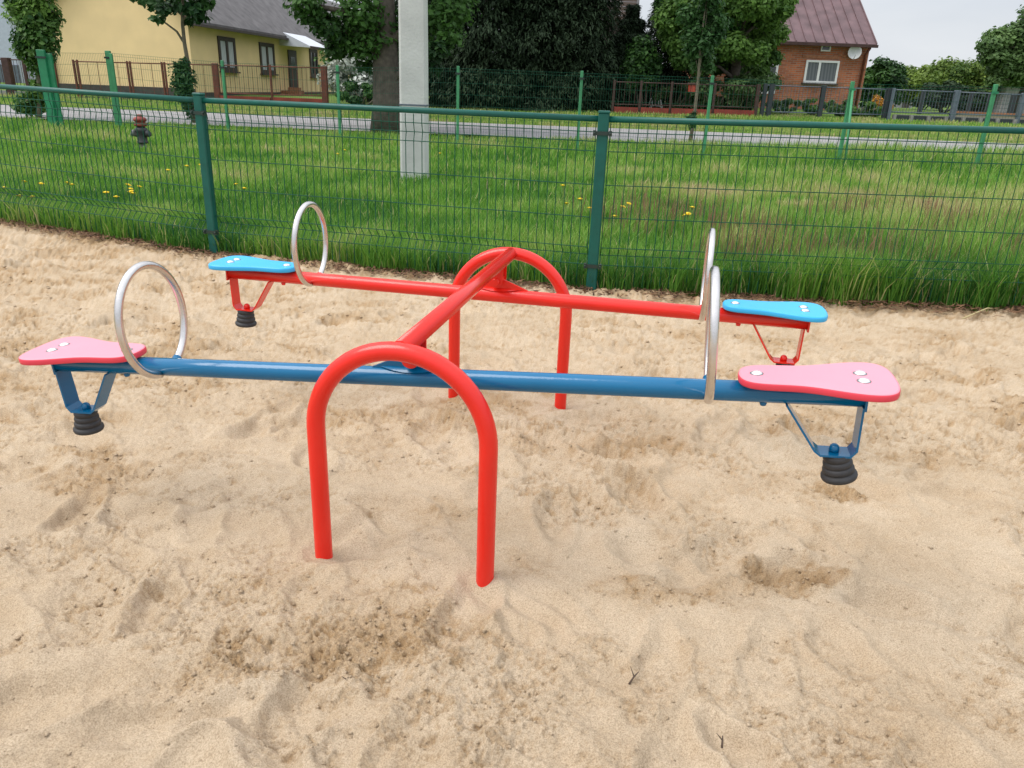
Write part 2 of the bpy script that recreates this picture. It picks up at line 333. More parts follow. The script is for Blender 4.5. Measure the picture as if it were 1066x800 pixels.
def sand_height(X, Y):
    damp = np.zeros_like(X)
    for px, py, rx, ry, k in DAMP:
        p = gp(px, py); damp = np.maximum(damp, k*np.exp(-(((X-p[0])/rx)**2+((Y-p[1])/ry)**2)))
    br_ = fbm(X*5.5, Y*6.5, 6, 31, .62)
    damp_pits = sstep(.34, .78, damp*.62+(br_-.5)*1.7+.10)*np.clip(damp*1.3, 0, 1)
    damp_pits += sstep(.52, .66, fbm(X*3, Y*4.5, 6, 77, .66))*.6*sstep(1.5, 2.6, Y)
    # darker soil mixed in near the lawn
    edge = fence_y(X)-Y
    damp_pits += sstep(.26, -.02, edge+.25*(fbm(X*3, Y*3, 4, 8)-.5))*.9
    damp_pits = np.clip(damp_pits, 0, 1)
    Z = .045*(fbm(X*1.3, Y*1.3, 3, 3)-.5)+.034*(fbm(X*4.2, Y*4.8, 3, 9)-.5)
    rough = np.clip(.10+.55*sstep(.50, .66, fbm(X*2.2, Y*2.6, 5, 70, .65))+.33*sstep(1.7, 2.7, Y)+.9*damp_pits, 0, 1.15)
    Z += .024*(fbm(X*10, Y*14, 4, 15, .6)-.5)*(.45+.6*rough)
    rg = 1-np.abs(fbm(X*24, Y*28, 4, 21, .65)*2-1)
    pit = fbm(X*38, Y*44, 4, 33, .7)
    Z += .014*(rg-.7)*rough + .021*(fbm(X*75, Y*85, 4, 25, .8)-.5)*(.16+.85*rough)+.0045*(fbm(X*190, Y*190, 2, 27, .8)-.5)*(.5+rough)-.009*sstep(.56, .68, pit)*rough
    damp_pits = np.clip(damp_pits*.80+.60*sstep(.53, .66, pit)*np.clip(rough*1.2, 0, 1)+.45*sstep(.58, .70, fbm(X*90, Y*100, 3, 35, .7))*np.clip(rough*1.5, 0, 1), 0, 1)  # pits and fine speckles of the relief painted darker, besides the damp patches
    return Z, damp_pits
FOOT = []
LEGS = [tuple(np.array([-0.13218, 2.0953])+np.array([math.cos(-.20498), math.sin(-.20498)])*a*.2037+np.array([-math.sin(-.20498), math.cos(-.20498)])*b*.556) for a in (-1, 1) for b in (-1, 1)]
def footprints():
    r = np.random.default_rng(5)
    for k in range(330):
        Y0 = r.uniform(.8, 5.2); X0 = r.uniform(-.85, .85)*(Y0+.5)
        FOOT.append((X0, Y0, r.uniform(0, math.pi), r.uniform(.045, .075), r.uniform(.09, .16), r.uniform(.007, .020)))
    p = gp(765, 775); FOOT.append((p[0], p[1], .5, .045, .085, .022))
    p = gp(830, 600); FOOT.append((p[0], p[1], 1.2, .05, .10, .022))
    p = gp(640, 480); FOOT.append((p[0], p[1], 1.0, .07, .12, .025))
footprints()
def add_foot(X, Y, Z):
    for x_, y_ in LEGS:
        q = np.sqrt((X-x_)**2+(Y-y_)**2)+.02*(fbm(X*25, Y*25, 3, 66)-.5); Z *= 1-.85*np.exp(-(q/.16)**2); Z += -.006*np.exp(-(q/.10)**2)+.009*(fbm(X*45, Y*45, 3, 67)-.45)*np.exp(-(q/.09)**2)
    jx = X+.05*(fbm(X*9, Y*9, 2, 61)-.5); jy = Y+.05*(fbm(X*9, Y*9, 2, 62)-.5)
    for x0, y0, a, rx, ry, d in FOOT:
        sel = (np.abs(X-x0) < .32) & (np.abs(Y-y0) < .32)
        if not sel.any(): continue
        dx = jx[sel]-x0; dy = jy[sel]-y0; c_, s_ = math.cos(a), math.sin(a)
        q = np.sqrt(((dx*c_+dy*s_)/rx)**2+((-dx*s_+dy*c_)/ry)**2)
        Z[sel] += d*(-1.0*(1-sstep(.55, 1.05, q)) + .55*np.exp(-((q-1.25)/.22)**2))
    return Z
def sand_sheet():
    nr, nc = 1250, 1500
    v = np.linspace(0, 1, nr)[:, None]; s = np.linspace(-1, 1, nc)[None, :]
    Yn = .25; D = 1/(1/(Yn+.35)+(1/7.9-1/(Yn+.35))*v)-.35      # spacing grows with distance
    s = np.sign(s)*np.abs(s)**1.1
    X = s*1.12*(D+.75); Yb = D*np.ones_like(s)
    lim = fence_y(X)+.28
    # warp the last rows so that the sheet ends just beyond the fence line
    Y = Yn+(Yb-Yn)*(lim-Yn)/(7.9-Yn)
    Z, damp_pits = sand_height(X, Y); Z = add_foot(X, Y, Z)
    e = lim-Y
    base = np.interp(X, [p[0] for p in FP], [p[2] for p in FP])*sstep(3.5, 4.6, Y)*.9
    Z = Z*sstep(0., .3, e)+base+.004
    Z += -.12*sstep(.02, 0, e)
    return grid_mesh('sand', X, Y, Z, sand_material(), {'damp': damp_pits.ravel()})  # attribute carries damp patches together with the darkened pits
tag(sand_sheet(), kind='structure')
# outer sand beyond the dense fan, lower by a few centimetres
m_ = MB(); m_.add([(-40, -40, -.075), (40, -40, -.075), (40, 2.4, -.075), (9, 3.6, -.075), (9, 1, -.075), (-9, 1, -.075), (-9, 7, -.075), (-40, 20, -.075)], [(0, 1, 2, 3, 4, 5, 6, 7)])
tag(m_.build('sand_surround', M['beige']), kind='structure')

# crumbs of damp sand and small pebbles
def crumbs():
    r = np.random.default_rng(3); n = 70000
    Y = 1/(1/.9+(1/4.4-1/.9)*r.random(n)); X = r.uniform(-1, 1, n)*(Y*.78+.35)
    Z, damp_pits = sand_height(X, Y); Z = add_foot(X, Y, Z)
    keep = (r.random(n) < np.clip(damp_pits*1.0, .03, 1)) & (Y < fence_y(X)-.05)
    base = np.interp(X, [p[0] for p in FP], [p[2] for p in FP])*sstep(3.5, 4.6, Y)*.9
    X, Y, Z, damp_pits, base = X[keep], Y[keep], Z[keep]*sstep(0., .3, fence_y(X)[keep]+.28-Y[keep]), damp_pits[keep], base[keep]; n = len(X)
    sz = (.0010+.0042*r.random(n)**5)*(.75+.3*Y)
    oc = np.array([(1, 0, 0), (-1, 0, 0), (0, 1, 0), (0, -1, 0), (0, 0, 1), (0, 0, -1)], float)
    V = oc[None]*(.7+.6*r.random((n, 6, 1)))*sz[:, None, None]*np.array([1.2, 1.2, .8])
    a = r.random(n)*6.3; ca, sa = np.cos(a)[:, None], np.sin(a)[:, None]
    Vx = V[:, :, 0]*ca-V[:, :, 1]*sa; Vy = V[:, :, 0]*sa+V[:, :, 1]*ca
    V = np.stack([Vx+X[:, None], Vy+Y[:, None], V[:, :, 2]+(Z+base+.004-sz*.1)[:, None]], 2).reshape(-1, 3)
    f = np.array([(0, 2, 4), (2, 1, 4), (1, 3, 4), (3, 0, 4), (2, 0, 5), (1, 2, 5), (3, 1, 5), (0, 3, 5)])
    T = (f[None]+(np.arange(n)*6)[:, None, None]).reshape(-1, 3)
    o = np_mesh('sand_crumbs', V, None, SAND_CR, None, {'damp': np.repeat(damp_pits*.5, 6)}, True, T)
    tag(o, 'loose crumbs and clods of damp brown sand strewn over the pale sand', 'sand crumbs', kind='stuff')
SAND_CR = sand_material()
crumbs()

# ------------------------------------------------------------------ road
def strip(name, x0, x1, f0, f1, dz, m, n=60):
    xs_ = np.linspace(x0, x1, n); rows = []
    for k in np.linspace(0, 1, 6):
        y = f0(xs_)*(1-k)+f1(xs_)*k; rows.append(np.stack([xs_, y, gz(xs_, y)*0+dz(xs_, y)], 1))
    R_ = np.array(rows); return grid_mesh(name, R_[:, :, 0], R_[:, :, 1], R_[:, :, 2], m)
rn = lambda x: 18.35+0*x
rf = lambda x: 24.7+.0*x
tag(strip('road', -70, 70, rn, rf, lambda x, y: .035+.03*(1-((y-21.5)/3.3)**2), M['asphalt']), kind='structure')

# ------------------------------------------------------------------ grass
def grass(name, X, Y, Z, H, Wd, tint, m, seed, lean=.35):
    r = np.random.default_rng(seed); n = len(X); a = r.random(n)*2*math.pi; b = a+math.pi/2+r.normal(0, .5, n)
    lx, ly = np.cos(b)*lean*H*r.random(n), np.sin(b)*lean*H*r.random(n)
    wx, wy = np.cos(a)*Wd/2, np.sin(a)*Wd/2
    def P(k, lf, hf): return np.stack([X+k*wx+lx*lf, Y+k*wy+ly*lf, Z+H*hf], 1)
    V = np.stack([P(-1, 0, -.05), P(1, 0, -.05), P(.75, .3, .55), P(-.75, .3, .55), P(0, 1, 1.)], 1).reshape(-1, 3)
    i = np.arange(n)[:, None]*5
    Q = i+np.array([[0, 1, 2, 3]]); T = i+np.array([[3, 2, 4]])
    return np_mesh(name, V, Q, m, None, {'tint': np.repeat(tint, 5)}, False, T)
GM = bpy.data.materials.new('grass_blades'); GM.use_nodes = True
t_ = GM.node_tree; b_ = t_.nodes['Principled BSDF']; b_.inputs['Roughness'].default_value = .6; b_.inputs['Specular IOR Level'].default_value = .25
a_ = N(t_, 'ShaderNodeAttribute', attribute_name='tint'); r_ = N(t_, 'ShaderNodeValToRGB'); e_ = r_.color_ramp.elements
e_[0].position = 0; e_[0].color = (.04, .145, .022, 1); e_[1].position = 1; e_[1].color = (.52, .42, .24, 1)
for p_, c_ in ((.28, (.10, .26, .030)), (.54, (.19, .37, .048)), (.80, (.40, .44, .14))): x_ = e_.new(p_); x_.color = c_+(1,)
tr_ = N(t_, 'ShaderNodeBsdfTranslucent'); ms_ = N(t_, 'ShaderNodeMixShader'); ms_.inputs[0].default_value = .35
for p_, q_ in ((a_.outputs['Fac'], r_.inputs[0]), (r_.outputs[0], b_.inputs['Base Color']), (r_.outputs[0], tr_.inputs[0]), (b_.outputs[0], ms_.inputs[1]), (tr_.outputs[0], ms_.inputs[2]), (ms_.outputs[0], t_.nodes['Material Output'].inputs[0])): t_.links.new(p_, q_)
def base_z(X, Y): return gz(X, Y)+np.interp(X, [p[0] for p in FP], [p[2] for p in FP])*sstep(8, 5, Y)
def lawn():
    r = np.random.default_rng(21); n = 430000
    Y = 1/(1/4.0+(1/18.4-1/4.0)*r.random(n)**1.0); X = r.uniform(-1, 1, n)*(Y*.76+1.2)
    ok = Y > fence_y(X)-.03+.12*(fbm(X*4, Y*4, 3, 2)-.4)
    X, Y = X[ok], Y[ok]; n = len(X)
    d = Y-fence_y(X)
    right = sstep(-.2, 1.6, X/(Y*.45))             # taller meadow on the right
    cl = fbm(X*1.6, Y*1.6, 4, 40); cl2 = fbm(X*.55, Y*.55, 3, 44)
    H = .07+.07*cl+.12*right*(1-.35*sstep(5.5, 8.5, Y))*(.35+1.3*cl)+.03*np.exp(-(d/.25)**2)
    H += .04*sstep(12.5, 15, Y)*(.4+cl)-.05*sstep(15.5, 17.5, Y)+.08*right*sstep(11, 14, Y)
    dry = np.exp(-(((X/(Y*.62))-.62)/.45)**2)*np.exp(-((Y-8.6)/1.7)**2)        # strawy patch at right
    dry += .5*np.exp(-((X-1.0)/2.)**2)*np.exp(-((Y-11.5)/.8)**2)
    H *= (1-.45*np.clip(dry, 0, 1)); H *= r.uniform(.45, 1.4, n)
    tint = .36+.75*(cl-.5)+.5*(cl2-.5)+.13*r.normal(0, 1, n)+.5*(fbm(X*4, Y*2.5, 3, 46)-.5)+.36*np.clip(dry, 0, 1)*(.4+1.2*cl)-.08*np.exp(-(d/.5)**2)+.07*sstep(6, 10, Y)
    st = r.random(n) < .035+.04*right+.03*np.exp(-(d/.2)**2); tint[st] = r.uniform(.75, 1, st.sum()); 
    tint = np.clip(tint, 0, 1)
    Wd = (.0030+.0008*Y)*r.uniform(.6, 1.3, n)
    o = grass('grass', X, Y, base_z(X, Y), H, Wd, tint, GM, 7, .75)
    tag(o, 'uncut green grass of the lawn behind the green mesh fence', 'grass', kind='stuff')
lawn()
def stalks():
    r = np.random.default_rng(22); n = 5200
    Y = r.uniform(4.6, 7.6, n); u_ = r.uniform(.05, .78, n); X = u_*Y
    cl = fbm(X*1.2, Y*1.2, 3, 90); ok = (Y > fence_y(X)+.1) & (r.random(n) < sstep(.42, .6, cl)*(.25+.9*np.exp(-((u_-.38)/.2)**2)))
    X, Y = X[ok], Y[ok]; n = len(X); H = r.uniform(.24, .42, n)
    o = grass('seed_grass', X, Y, base_z(X, Y), H, .005*np.ones(n)*r.uniform(.6, 1.5, n), r.uniform(.80, 1, n), ST, 8, .35)
    tag(o, 'tall brownish seed stalks standing in the grass on the right', 'seed grass', kind='stuff')
ST = leafmat('seed_stalk', (.08, .05, .03), (.26, .15, .09), .2, .8)
stalks()
def verge():
    r = np.random.default_rng(23); n = 42000
    Y = r.uniform(24.8, 30, n); X = r.uniform(-1, 1, n)*(Y*.74+1)
    cl = fbm(X*.8, Y*1.2, 4, 51)
    H = (.05+.10*cl)*r.uniform(.5, 1.4, n)
    o = grass('verge_grass', X, Y, gz(X, Y), H, .03*r.uniform(.6, 1.3, n), np.clip(.69+.7*(cl-.5)+.1*r.normal(0, 1, n), 0, 1), GM, 9, .6)
    tag(o, 'short patchy grass on the verge across the grey road', 'grass', kind='stuff')
verge()
def litter():
    r = np.random.default_rng(24); n = 8500
    X = r.uniform(-5.6, 4.8, n); Y = fence_y(X)-.01+r.normal(0, .085, n)-.03*(fbm(X*2, X*0, 2, 4)); 
    Z = np.interp(X, [p[0] for p in FP], [p[2] for p in FP])*.9+.008+r.random(n)*.012
    a = r.random(n)*6.28; L = r.uniform(.008, .035, n); W_ = r.uniform(.002, .008, n); dz = r.normal(0, .010, n)
    dx, dy = np.cos(a)*L, np.sin(a)*L; ex, ey = -np.sin(a)*W_, np.cos(a)*W_
    V = np.stack([np.stack([X-dx, Y-dy, Z], 1), np.stack([X+ex, Y+ey, Z+.004], 1), np.stack([X+dx, Y+dy, Z+np.abs(dz)], 1), np.stack([X-ex, Y-ey, Z+.002], 1)], 1).reshape(-1, 3)
    Q = np.arange(n)[:, None]*4+np.array([[0, 1, 2, 3]])
    o = np_mesh('leaf_litter', V, Q, LM['litter'], None, {'tint': np.repeat(r.random(n), 4)})
    tag(o, 'brown dead grass and leaf litter lying along the foot of the green mesh fence', 'leaf litter', kind='stuff')
litter()

# ------------------------------------------------------------------ seesaw
AC = np.array([-0.13218, 2.0953]); ARO = -0.20498; AW, AL, AH = .40733, 1.1120, .55366
au = np.array([math.cos(ARO), math.sin(ARO), 0]); an = np.array([-au[1], au[0], 0]); ac = np.array([AC[0], AC[1], 0])
SS = thing('double_seesaw', (AC[0], AC[1], 0), 'red and blue double seesaw with two beams on a red arch frame in the sand', 'seesaw')
TR = .0212
for sgn in (-1, 1):
    c0 = ac+an*sgn*AL/2; r0 = AW/2; pts = [c0-au*r0+np.array([0, 0, z]) for z in np.linspace(-.12, AH-r0, 6)]
    pts += [c0+au*(-r0*math.cos(t))+np.array([0, 0, AH-r0+r0*math.sin(t)]) for t in np.linspace(0, math.pi, 33)[1:-1]]
    pts += [c0+au*r0+np.array([0, 0, z]) for z in np.linspace(AH-r0, -.12, 6)]
    MB().tube(pts, TR, 20).build('support_arch', M['red'], SS)
zc = AH
MB().tube([ac-an*AL/2*.985+np.array([0, 0, zc]), ac+np.array([0, 0, zc]), ac+an*AL/2*.985+np.array([0, 0, zc])], TR*1.03, 20).build('crossbar', M['red'], SS)

def seat_mesh(s0, s1, z0, th):
    prof = [(a_, b_*1.13) for a_, b_ in [(0, 0), (.012, .021), (.04, .034), (.09, .043), (.16, .0475), (.26, .049), (.36, .050), (.46, .054), (.56, .062), (.66, .071), (.75, .0775), (.83, .080), (.90, .077), (.955, .066), (.985, .048), (.997, .026), (1, 0)]]
    L = s1-s0; up = [(s0+a*L, b) for a, b in prof]; pts = up+[(a, -b) for a, b in up[-2:0:-1]]
    # smooth the outline
    P = np.array(pts)
    for _ in range(2):
        Q = [];  n = len(P)
        for i in range(n): Q.append(P[i]); Q.append(P[i]*.5625+P[(i+1) % n]*.5625-P[i-1]*.0625-P[(i+2) % n]*.0625)
        P = np.array(Q)
    T = np.roll(P, -1, 0)-np.roll(P, 1, 0); T /= np.linalg.norm(T, axis=1)[:, None]; Nn = np.stack([-T[:, 1], T[:, 0]], 1)
    if np.dot(Nn[0], np.array([s0-1, 0])-0*P[0]) < 0 and P[:, 0].mean() > 0: pass
    cen = P.mean(0); 
    if ((P-cen)*Nn).sum() < 0: Nn = -Nn
    rings = [(.003, 0), (.0008, .0008), (0, .0035), (0, th-.0045), (.0012, th-.0015), (.0045, th)]
    V = []; F = []; n = len(P)
    for ins, z in rings:
        R_ = P-Nn*ins; V += [(a, b, z0+z) for a, b in R_]
    for k in range(len(rings)-1): F += [(k*n+i, k*n+(i+1) % n, (k+1)*n+(i+1) % n, (k+1)*n+i) for i in range(n)]
    m = MB(); m.add(V, F, True); m.add(V[:n], [tuple(range(n-1, -1, -1))]); m.add(V[-n:], [tuple(range(n))])
    return m
def beam(t_off, z0, tilt, hl, bm_mat, seat_mat, label, roll=0.):
    # local frame: +x along the beam, +y = an (away from the camera), origin at the pivot
    Pv = ac+an*t_off+np.array([0, 0, z0])
    B = MB(); br = .0225
    B.tube([(-hl, 0, 0), (-hl*.5, 0, 0), (0, 0, 0), (hl*.5, 0, 0), (hl, 0, 0)], br, 24)
    b = B.build('beam', bm_mat, SS, local=True); b.location = Vector(Pv)-SS.location
    b.rotation_euler = (Matrix.Rotation(ARO, 4, 'Z') @ Matrix.Rotation(-tilt, 4, 'Y') @ Matrix.Rotation(roll, 4, 'X')).to_euler(); b['label'] = label
    def sub(m, name, mt): return m.build(name, mt, b, local=True)
    # pivot hub and saddle plate on the beam
    h = MB(); h.lathe([(.017, -.019), (.0185, -.017), (.0185, .017), (.017, .019)], (0, 0, .052), 20, (0, 1, 0))
    h.prism([(-.10, -.0035, .0235), (-.018, -.0035, .055), (.018, -.0035, .055), (.10, -.0035, .0235), (.05, -.0035, .014), (-.05, -.0035, .014)], (0, .007, 0))
    sub(h, 'pivot_hub', bm_mat)
    s = MB(); V = []; F = []
    for i, x in enumerate(np.linspace(-.085, .085, 9)):
        wd = .78*(1-(abs(x)/.085)**2.2)+.05
        for k in range(9):
            a = math.pi/2+wd*(k-4)/4; V.append((x, (br+.004)*math.cos(a), (br+.004)*math.sin(a)))
    F = [(i*9+k, i*9+k+1, i*9+10+k, i*9+9+k) for i in range(8) for k in range(8)]
    s.add(V, F, True); sub(s, 'saddle_plate', bm_mat)
    for e in (-1, 1):
        pts_ = []
        sm = seat_mesh(.715, 1.020, .0245, .0165)
        if e < 0: sm.v = [(-x, -y, z) for x, y, z in sm.v]
        so_ = sub(sm, 'seat', seat_mat)
        if seat_mat is M['pink']:
            so_.data.materials.append(M['pinkside'])
            for p in so_.data.polygons:
                if abs(p.normal.z) < .4: p.material_index = 1
        for bx, by in ((.752, 0), (.955, .021), (.955, -.021)):
            bo = MB(); bo.lathe([(.0115, 0), (.0115, .0012), (.0100, .0032), (.006, .0050), (.002, .0057)], (e*bx, by, .0405), 18)
            sub(bo, 'seat_bolt', M['bolt'])
            bo = MB(); bo.lathe([(.0140, 0), (.0140, .0010), (.0132, .0014)], (e*bx, by, .0403), 18); sub(bo, 'washer', M['washer'])
        # handle ring, open at the bottom where it is welded to the beam
        R_ = .1345; zc_ = .120; a0 = .15; pr = []
        for t in np.linspace(-math.pi/2+a0, 1.5*math.pi-a0, 57): pr.append((e*.657, .86*R_*math.cos(t), zc_+R_*math.sin(t)))
        sub(MB().tube(pr, .0096, 16), 'handle_ring', M['steel'])
        st_ = [(e*.657, .86*R_*math.cos(t), zc_+R_*math.sin(t)) for t in (-math.pi/2+a0-.04, -math.pi/2+.34, -math.pi/2+.52)]
        sub(MB().tube(st_, .0118, 16), 'handle_socket', bm_mat)
        # end bracket of flat strap
        t_ = .0045; wd = .046; path = [(.962, -.018), (.960, -.116), (.950, -.130), (.890, -.130), (.878, -.120), (.815, -.020)]
        k = MB(); V = []; F = []
        for i, (x, z) in enumerate(path):
            p0 = np.array(path[max(i-1, 0)]); p1 = np.array(path[min(i+1, len(path)-1)]); d = (p1-p0)/np.linalg.norm(p1-p0); nn = np.array([-d[1], d[0]])*t_/2
            for yy in (-wd/2, wd/2):
                for sg in (-1, 1): V.append((e*(x+sg*nn[0]), yy, z+sg*nn[1]))
        for i in range(len(path)-1):
            o_ = i*4; F += [(o_, o_+1, o_+5, o_+4), (o_+3, o_+2, o_+6, o_+7), (o_+2, o_, o_+4, o_+6), (o_+1, o_+3, o_+7, o_+5)]
        F += [(0, 2, 3, 1), (len(V)-4, len(V)-3, len(V)-1, len(V)-2)]
        k.add(V, F); k.box((e*(hl-.0015), 0, -.002), (.005, .047, .047))
        sub(k, 'end_bracket', bm_mat)
        q = MB(); q.lathe([(.0105, 0), (.0105, .008), (.009, .013), (.005, .0165), (.001, .0175)], (e*.920, 0, -.128), 16); sub(q, 'dome_nut', bm_mat)
        q = MB(); q.lathe([(.006, 0), (.0075, .004), (.0075, .008), (.005, .010)], (e*.77, 0, -.030), 12); sub(q, 'seat_fixing', bm_mat)
        q = MB(); prb = [(.012, 0), (.0265, 0)]
        zz = 0
        for i, rr in enumerate((.0285, .0300, .0325)):
            for t in np.linspace(-1.2, 1.2, 7): prb.append((rr-.004+.004*math.cos(t)*1.0, -.0075-zz-.0065*math.sin(t)/.93))
            zz += .0145
        prb += [(.0330, -.0455), (.0365, -.0480), (.0372, -.0530), (.0355, -.0575), (.030, -.0590), (.010, -.0590)]
        q.lathe(prb, (e*.926, 0, -.1325), 28, (-e*(.20 if e > 0 else .08), 0, 1)); sub(q, 'rubber_bumper', M['rubber'])
    return b
beam(-.459, .460, .074, .967, M['blue'], M['pink'], 'blue beam with pink seats', rad(2))
beam(.365, .451, .004, .975, M['red'], M['sky'], 'red beam with light blue seats')
for t_off, z0 in ((-.459, .460), (.365, .451)):      # hanging bracket plates on the crossbar
    k = MB()
    for dy in (-.026, .026):
        c0 = ac+an*(t_off+dy); zp = z0+.052
        poly = [c0+au*a+np.array([0, 0, b]) for a, b in [(-.021, zc-.008), (.021, zc-.008)]+[(.021*math.cos(t), zp+.021*math.sin(t)) for t in np.linspace(0, -math.pi, 11)]]
        k.prism([p-an*.0025 for p in poly], an*.005)
    c0 = ac+an*t_off+np.array([0, 0, z0+.052]); k.lathe([(.011, -.040), (.012, -.036), (.012, .036), (.011, .040)], tuple(c0), 14, tuple(an))
    k.build('pivot_bracket', M['red'], SS)

# ------------------------------------------------------------------ near green mesh fence
FA = thing('mesh_fence', (FP[3][0], FP[3][1], 0), 'dark green welded mesh fence along the back edge of the sand', 'fence')
def wire(mb, p, q, r=.0025):
    p, q = np.array(p, float), np.array(q, float); d = q-p; d /= np.linalg.norm(d)
    ref = np.array([0, 0, 1.]) if abs(d[2]) < .9 else np.array([1., 0, 0]); a = np.cross(d, ref); a /= np.linalg.norm(a); b = np.cross(d, a)
    V = []
    for e in (p, q): V += [e+r*(a*math.cos(k)+b*math.sin(k)) for k in (0.3, 1.87, 3.44, 5.01)]
    mb.add(V, [(i, (i+1) % 4, 4+(i+1) % 4, 4+i) for i in range(4)], True)
for i, (x, y, z) in enumerate(FP):
    u = np.array(FP[min(i+1, len(FP)-1)][:2])-np.array(FP[max(i-1, 0)][:2]); u = np.append(u/np.linalg.norm(u), 0); v = np.array([-u[1], u[0], 0])
    p = MB(); p.bbox((x, y, z+.44), (.060, .045, 1.08), .006, u, v); po = p.build('post', M['fgreen'], FA)
    c = MB(); c.bbox((x, y, z+.985), (.064, .049, .012), .004, u, v); c.build('post_cap', M['fgreen'], po)
    for zz in (.875, .145):
        c = MB()
        c.box(np.array([x, y, z+zz])-v*.0255, (.098, .006, .020), u, v)
        for sg in (-1, 1): c.box(np.array([x, y, z+zz])+u*sg*.043-v*.020, (.016, .024, .028), u, v); c.lathe([(.006, 0), (.006, .006), (.003, .008)], tuple(np.array([x, y, z+zz])+u*sg*.043-v*.032), 8, tuple(-v))
        c.build('clamp', M['clip'], po)
for i in range(len(FP)-1):
    A = np.array(FP[i]); B = np.array(FP[i+1]); d = B-A; L = np.linalg.norm(d[:2]); u = np.array([d[0]/L, d[1]/L, 0]); v = np.array([-u[1], u[0], 0])
    MB().tube([A+u*.03+np.array([0, 0, .948]), (A+B)/2+np.array([0, 0, .948]), B-u*.03+np.array([0, 0, .948])], .0165, 12).build('top_rail', M['fgreen'], FA)
    m = MB(); n = int(round((L-.08)/.05)); yo = .0
    zs = [(.030, 0), (.15, 0), (.20, .045), (.25, 0), (.78, 0), (.83, .012), (.88, 0), (.930, 0)]
    for k in range(n+1):
        s = .04+(L-.08)*k/n; P = A+d*(s/L)
        for (z0_, o0), (z1_, o1) in zip(zs[:-1], zs[1:]): wire(m, P+v*o0+np.array([0, 0, z0_]), P+v*o1+np.array([0, 0, z1_]))
    for z_, o_ in ((.15, 0), (.20, .045), (.25, 0), (.42, 0), (.60, 0), (.78, 0), (.83, .012), (.88, 0)):
        wire(m, A+u*.035+v*(o_-.004)+np.array([0, 0, z_]), B-u*.035+v*(o_-.004)+np.array([0, 0, z_]), .0026)
    m.build('mesh_panel', M['fwire'], FA)

# ------------------------------------------------------------------ far light green fence
FX = [-10.35, -7.88, -5.42, -2.95, -.47, 1.99, 4.46, 6.93, 9.4, 11.9]
def far_y(x): return 16.75-.165*(x+9.9)*1.0
PXS = [232, 352, 476, 605, 740, 888, 1035]
def solve_post(px, py, ):               # where the sight line meets the far fence line
    lo, hi = 10., 20.
    for _ in range(40):
        mid = (lo+hi)/2; P = at(px, py, mid)
        if mid < far_y(P[0]): lo = mid
        else: hi = mid
    P = at(px, py, lo); return P
FG = thing('roadside_fence', (0, far_y(0), 0), 'light green mesh fence at the back of the lawn beside the road', 'fence')
tops = [(42, 52), (112, 53), (231, 63), (351, 68), (477, 69), (606, 74), (742, 79), (888, 85), (1037, 88)]
FPos = []
for i, (px, py) in enumerate(tops):
    P = solve_post(px, py) if i > 0 else at(px, py, 15.4); FPos.append(P)
FPos.append(FPos[-1]+(FPos[-1]-FPos[-2])*1.0)
for i, P in enumerate(FPos):
    x, y, zt = P; gzv = float(gz(np.array([x]), np.array([y]))[0]); wide = .15 if i == 0 else (.10 if i == 1 else (.058 if i in (7, 8) else .05))
    mt = M['dkgreen'] if i == 0 else M['lgreen']
    p = MB(); p.bbox((x, y, (zt+gzv)/2-.1), (wide, .06, zt-gzv+.2), .006)
    if i == 0: p.bbox((x+.115, y+.05, (zt+gzv)/2-.12), (.10, .06, zt-gzv+.12), .006)
    if i == 1: p.bbox((x+.07, y-.03, (zt+gzv)/2-.12), (.055, .05, zt-gzv+.14), .006)
    po = p.build('post', mt, FG)
    c = MB(); c.box((x, y-.035, zt-.13), (wide+.05, .014, .035)); c.build('clamp', M['clip'] if i < 7 else M['dkgreen'], po)
    if i in (7,):
        b = MB(); b.tube([(x+.01, y-.03, zt-.15), (x-.045, y-.45, gzv-.05)], .022, 8); b.build('brace', M['lgreen'], po)
for i in range(1, len(FPos)-1):
    A, B = FPos[i].copy(), FPos[i+1].copy(); A[2] -= .02; B[2] -= .02; m = MB()
    for k in range(51):
        P = A+(B-A)*k/50; wire(m, (P[0], P[1], P[2]-1.42), (P[0], P[1], P[2]-.02), .0017)
    for z_ in (.0, .05, .25, .45, .65, .85, 1.05, 1.25): wire(m, A-np.array([0, 0, z_+.02]), B-np.array([0, 0, z_+.02]), .0022)
    m.build('mesh_panel', M['fwire'], FG)
# short return of the same fence towards the thick corner post
A, B = FPos[0].copy(), FPos[1].copy(); m = MB()
for k in range(41):
    P = A+(B-A)*k/40; wire(m, (P[0], P[1], P[2]-1.40), (P[0], P[1], P[2]-.05), .0017)
for z_ in (.05, .25, .45, .65, .85, 1.05, 1.25): wire(m, A-np.array([0, 0, z_]), B-np.array([0, 0, z_]), .0022)
m.build('mesh_panel', M['fwire'], FG)

# ------------------------------------------------------------------ utility pole, hydrant
P = at(432, 190, 9.45); PX, PY = P[0], 9.45
UP = thing('utility_pole', (PX, PY, 0), 'thick pale grey concrete utility pole standing in the lawn', 'utility pole')
m = MB(); V = []
W0, D0 = .318, .24
for z_, k in ((-.3, 1.02), (0, 1), (2.6, .93), (8.2, .72)):
    for a, b in ((.5, -.42), (.5, .42), (.42, .5), (-.42, .5), (-.5, .42), (-.5, -.42), (-.42, -.5), (.42, -.5)): V.append((PX+a*W0*k, PY+b*D0*k, z_))
F = [(r0*8+i, r0*8+(i+1) % 8, r0*8+8+(i+1) % 8, r0*8+8+i) for r0 in range(3) for i in range(8)]+[tuple(range(24, 32))]
m.add(V, F); m.build('shaft', M['concrete'], UP)
m = MB()
for z_ in (.86,): m.box((PX, PY, z_), (W0*1.005, D0*1.01, .018))
m.build('band', M['greymetal'], UP)
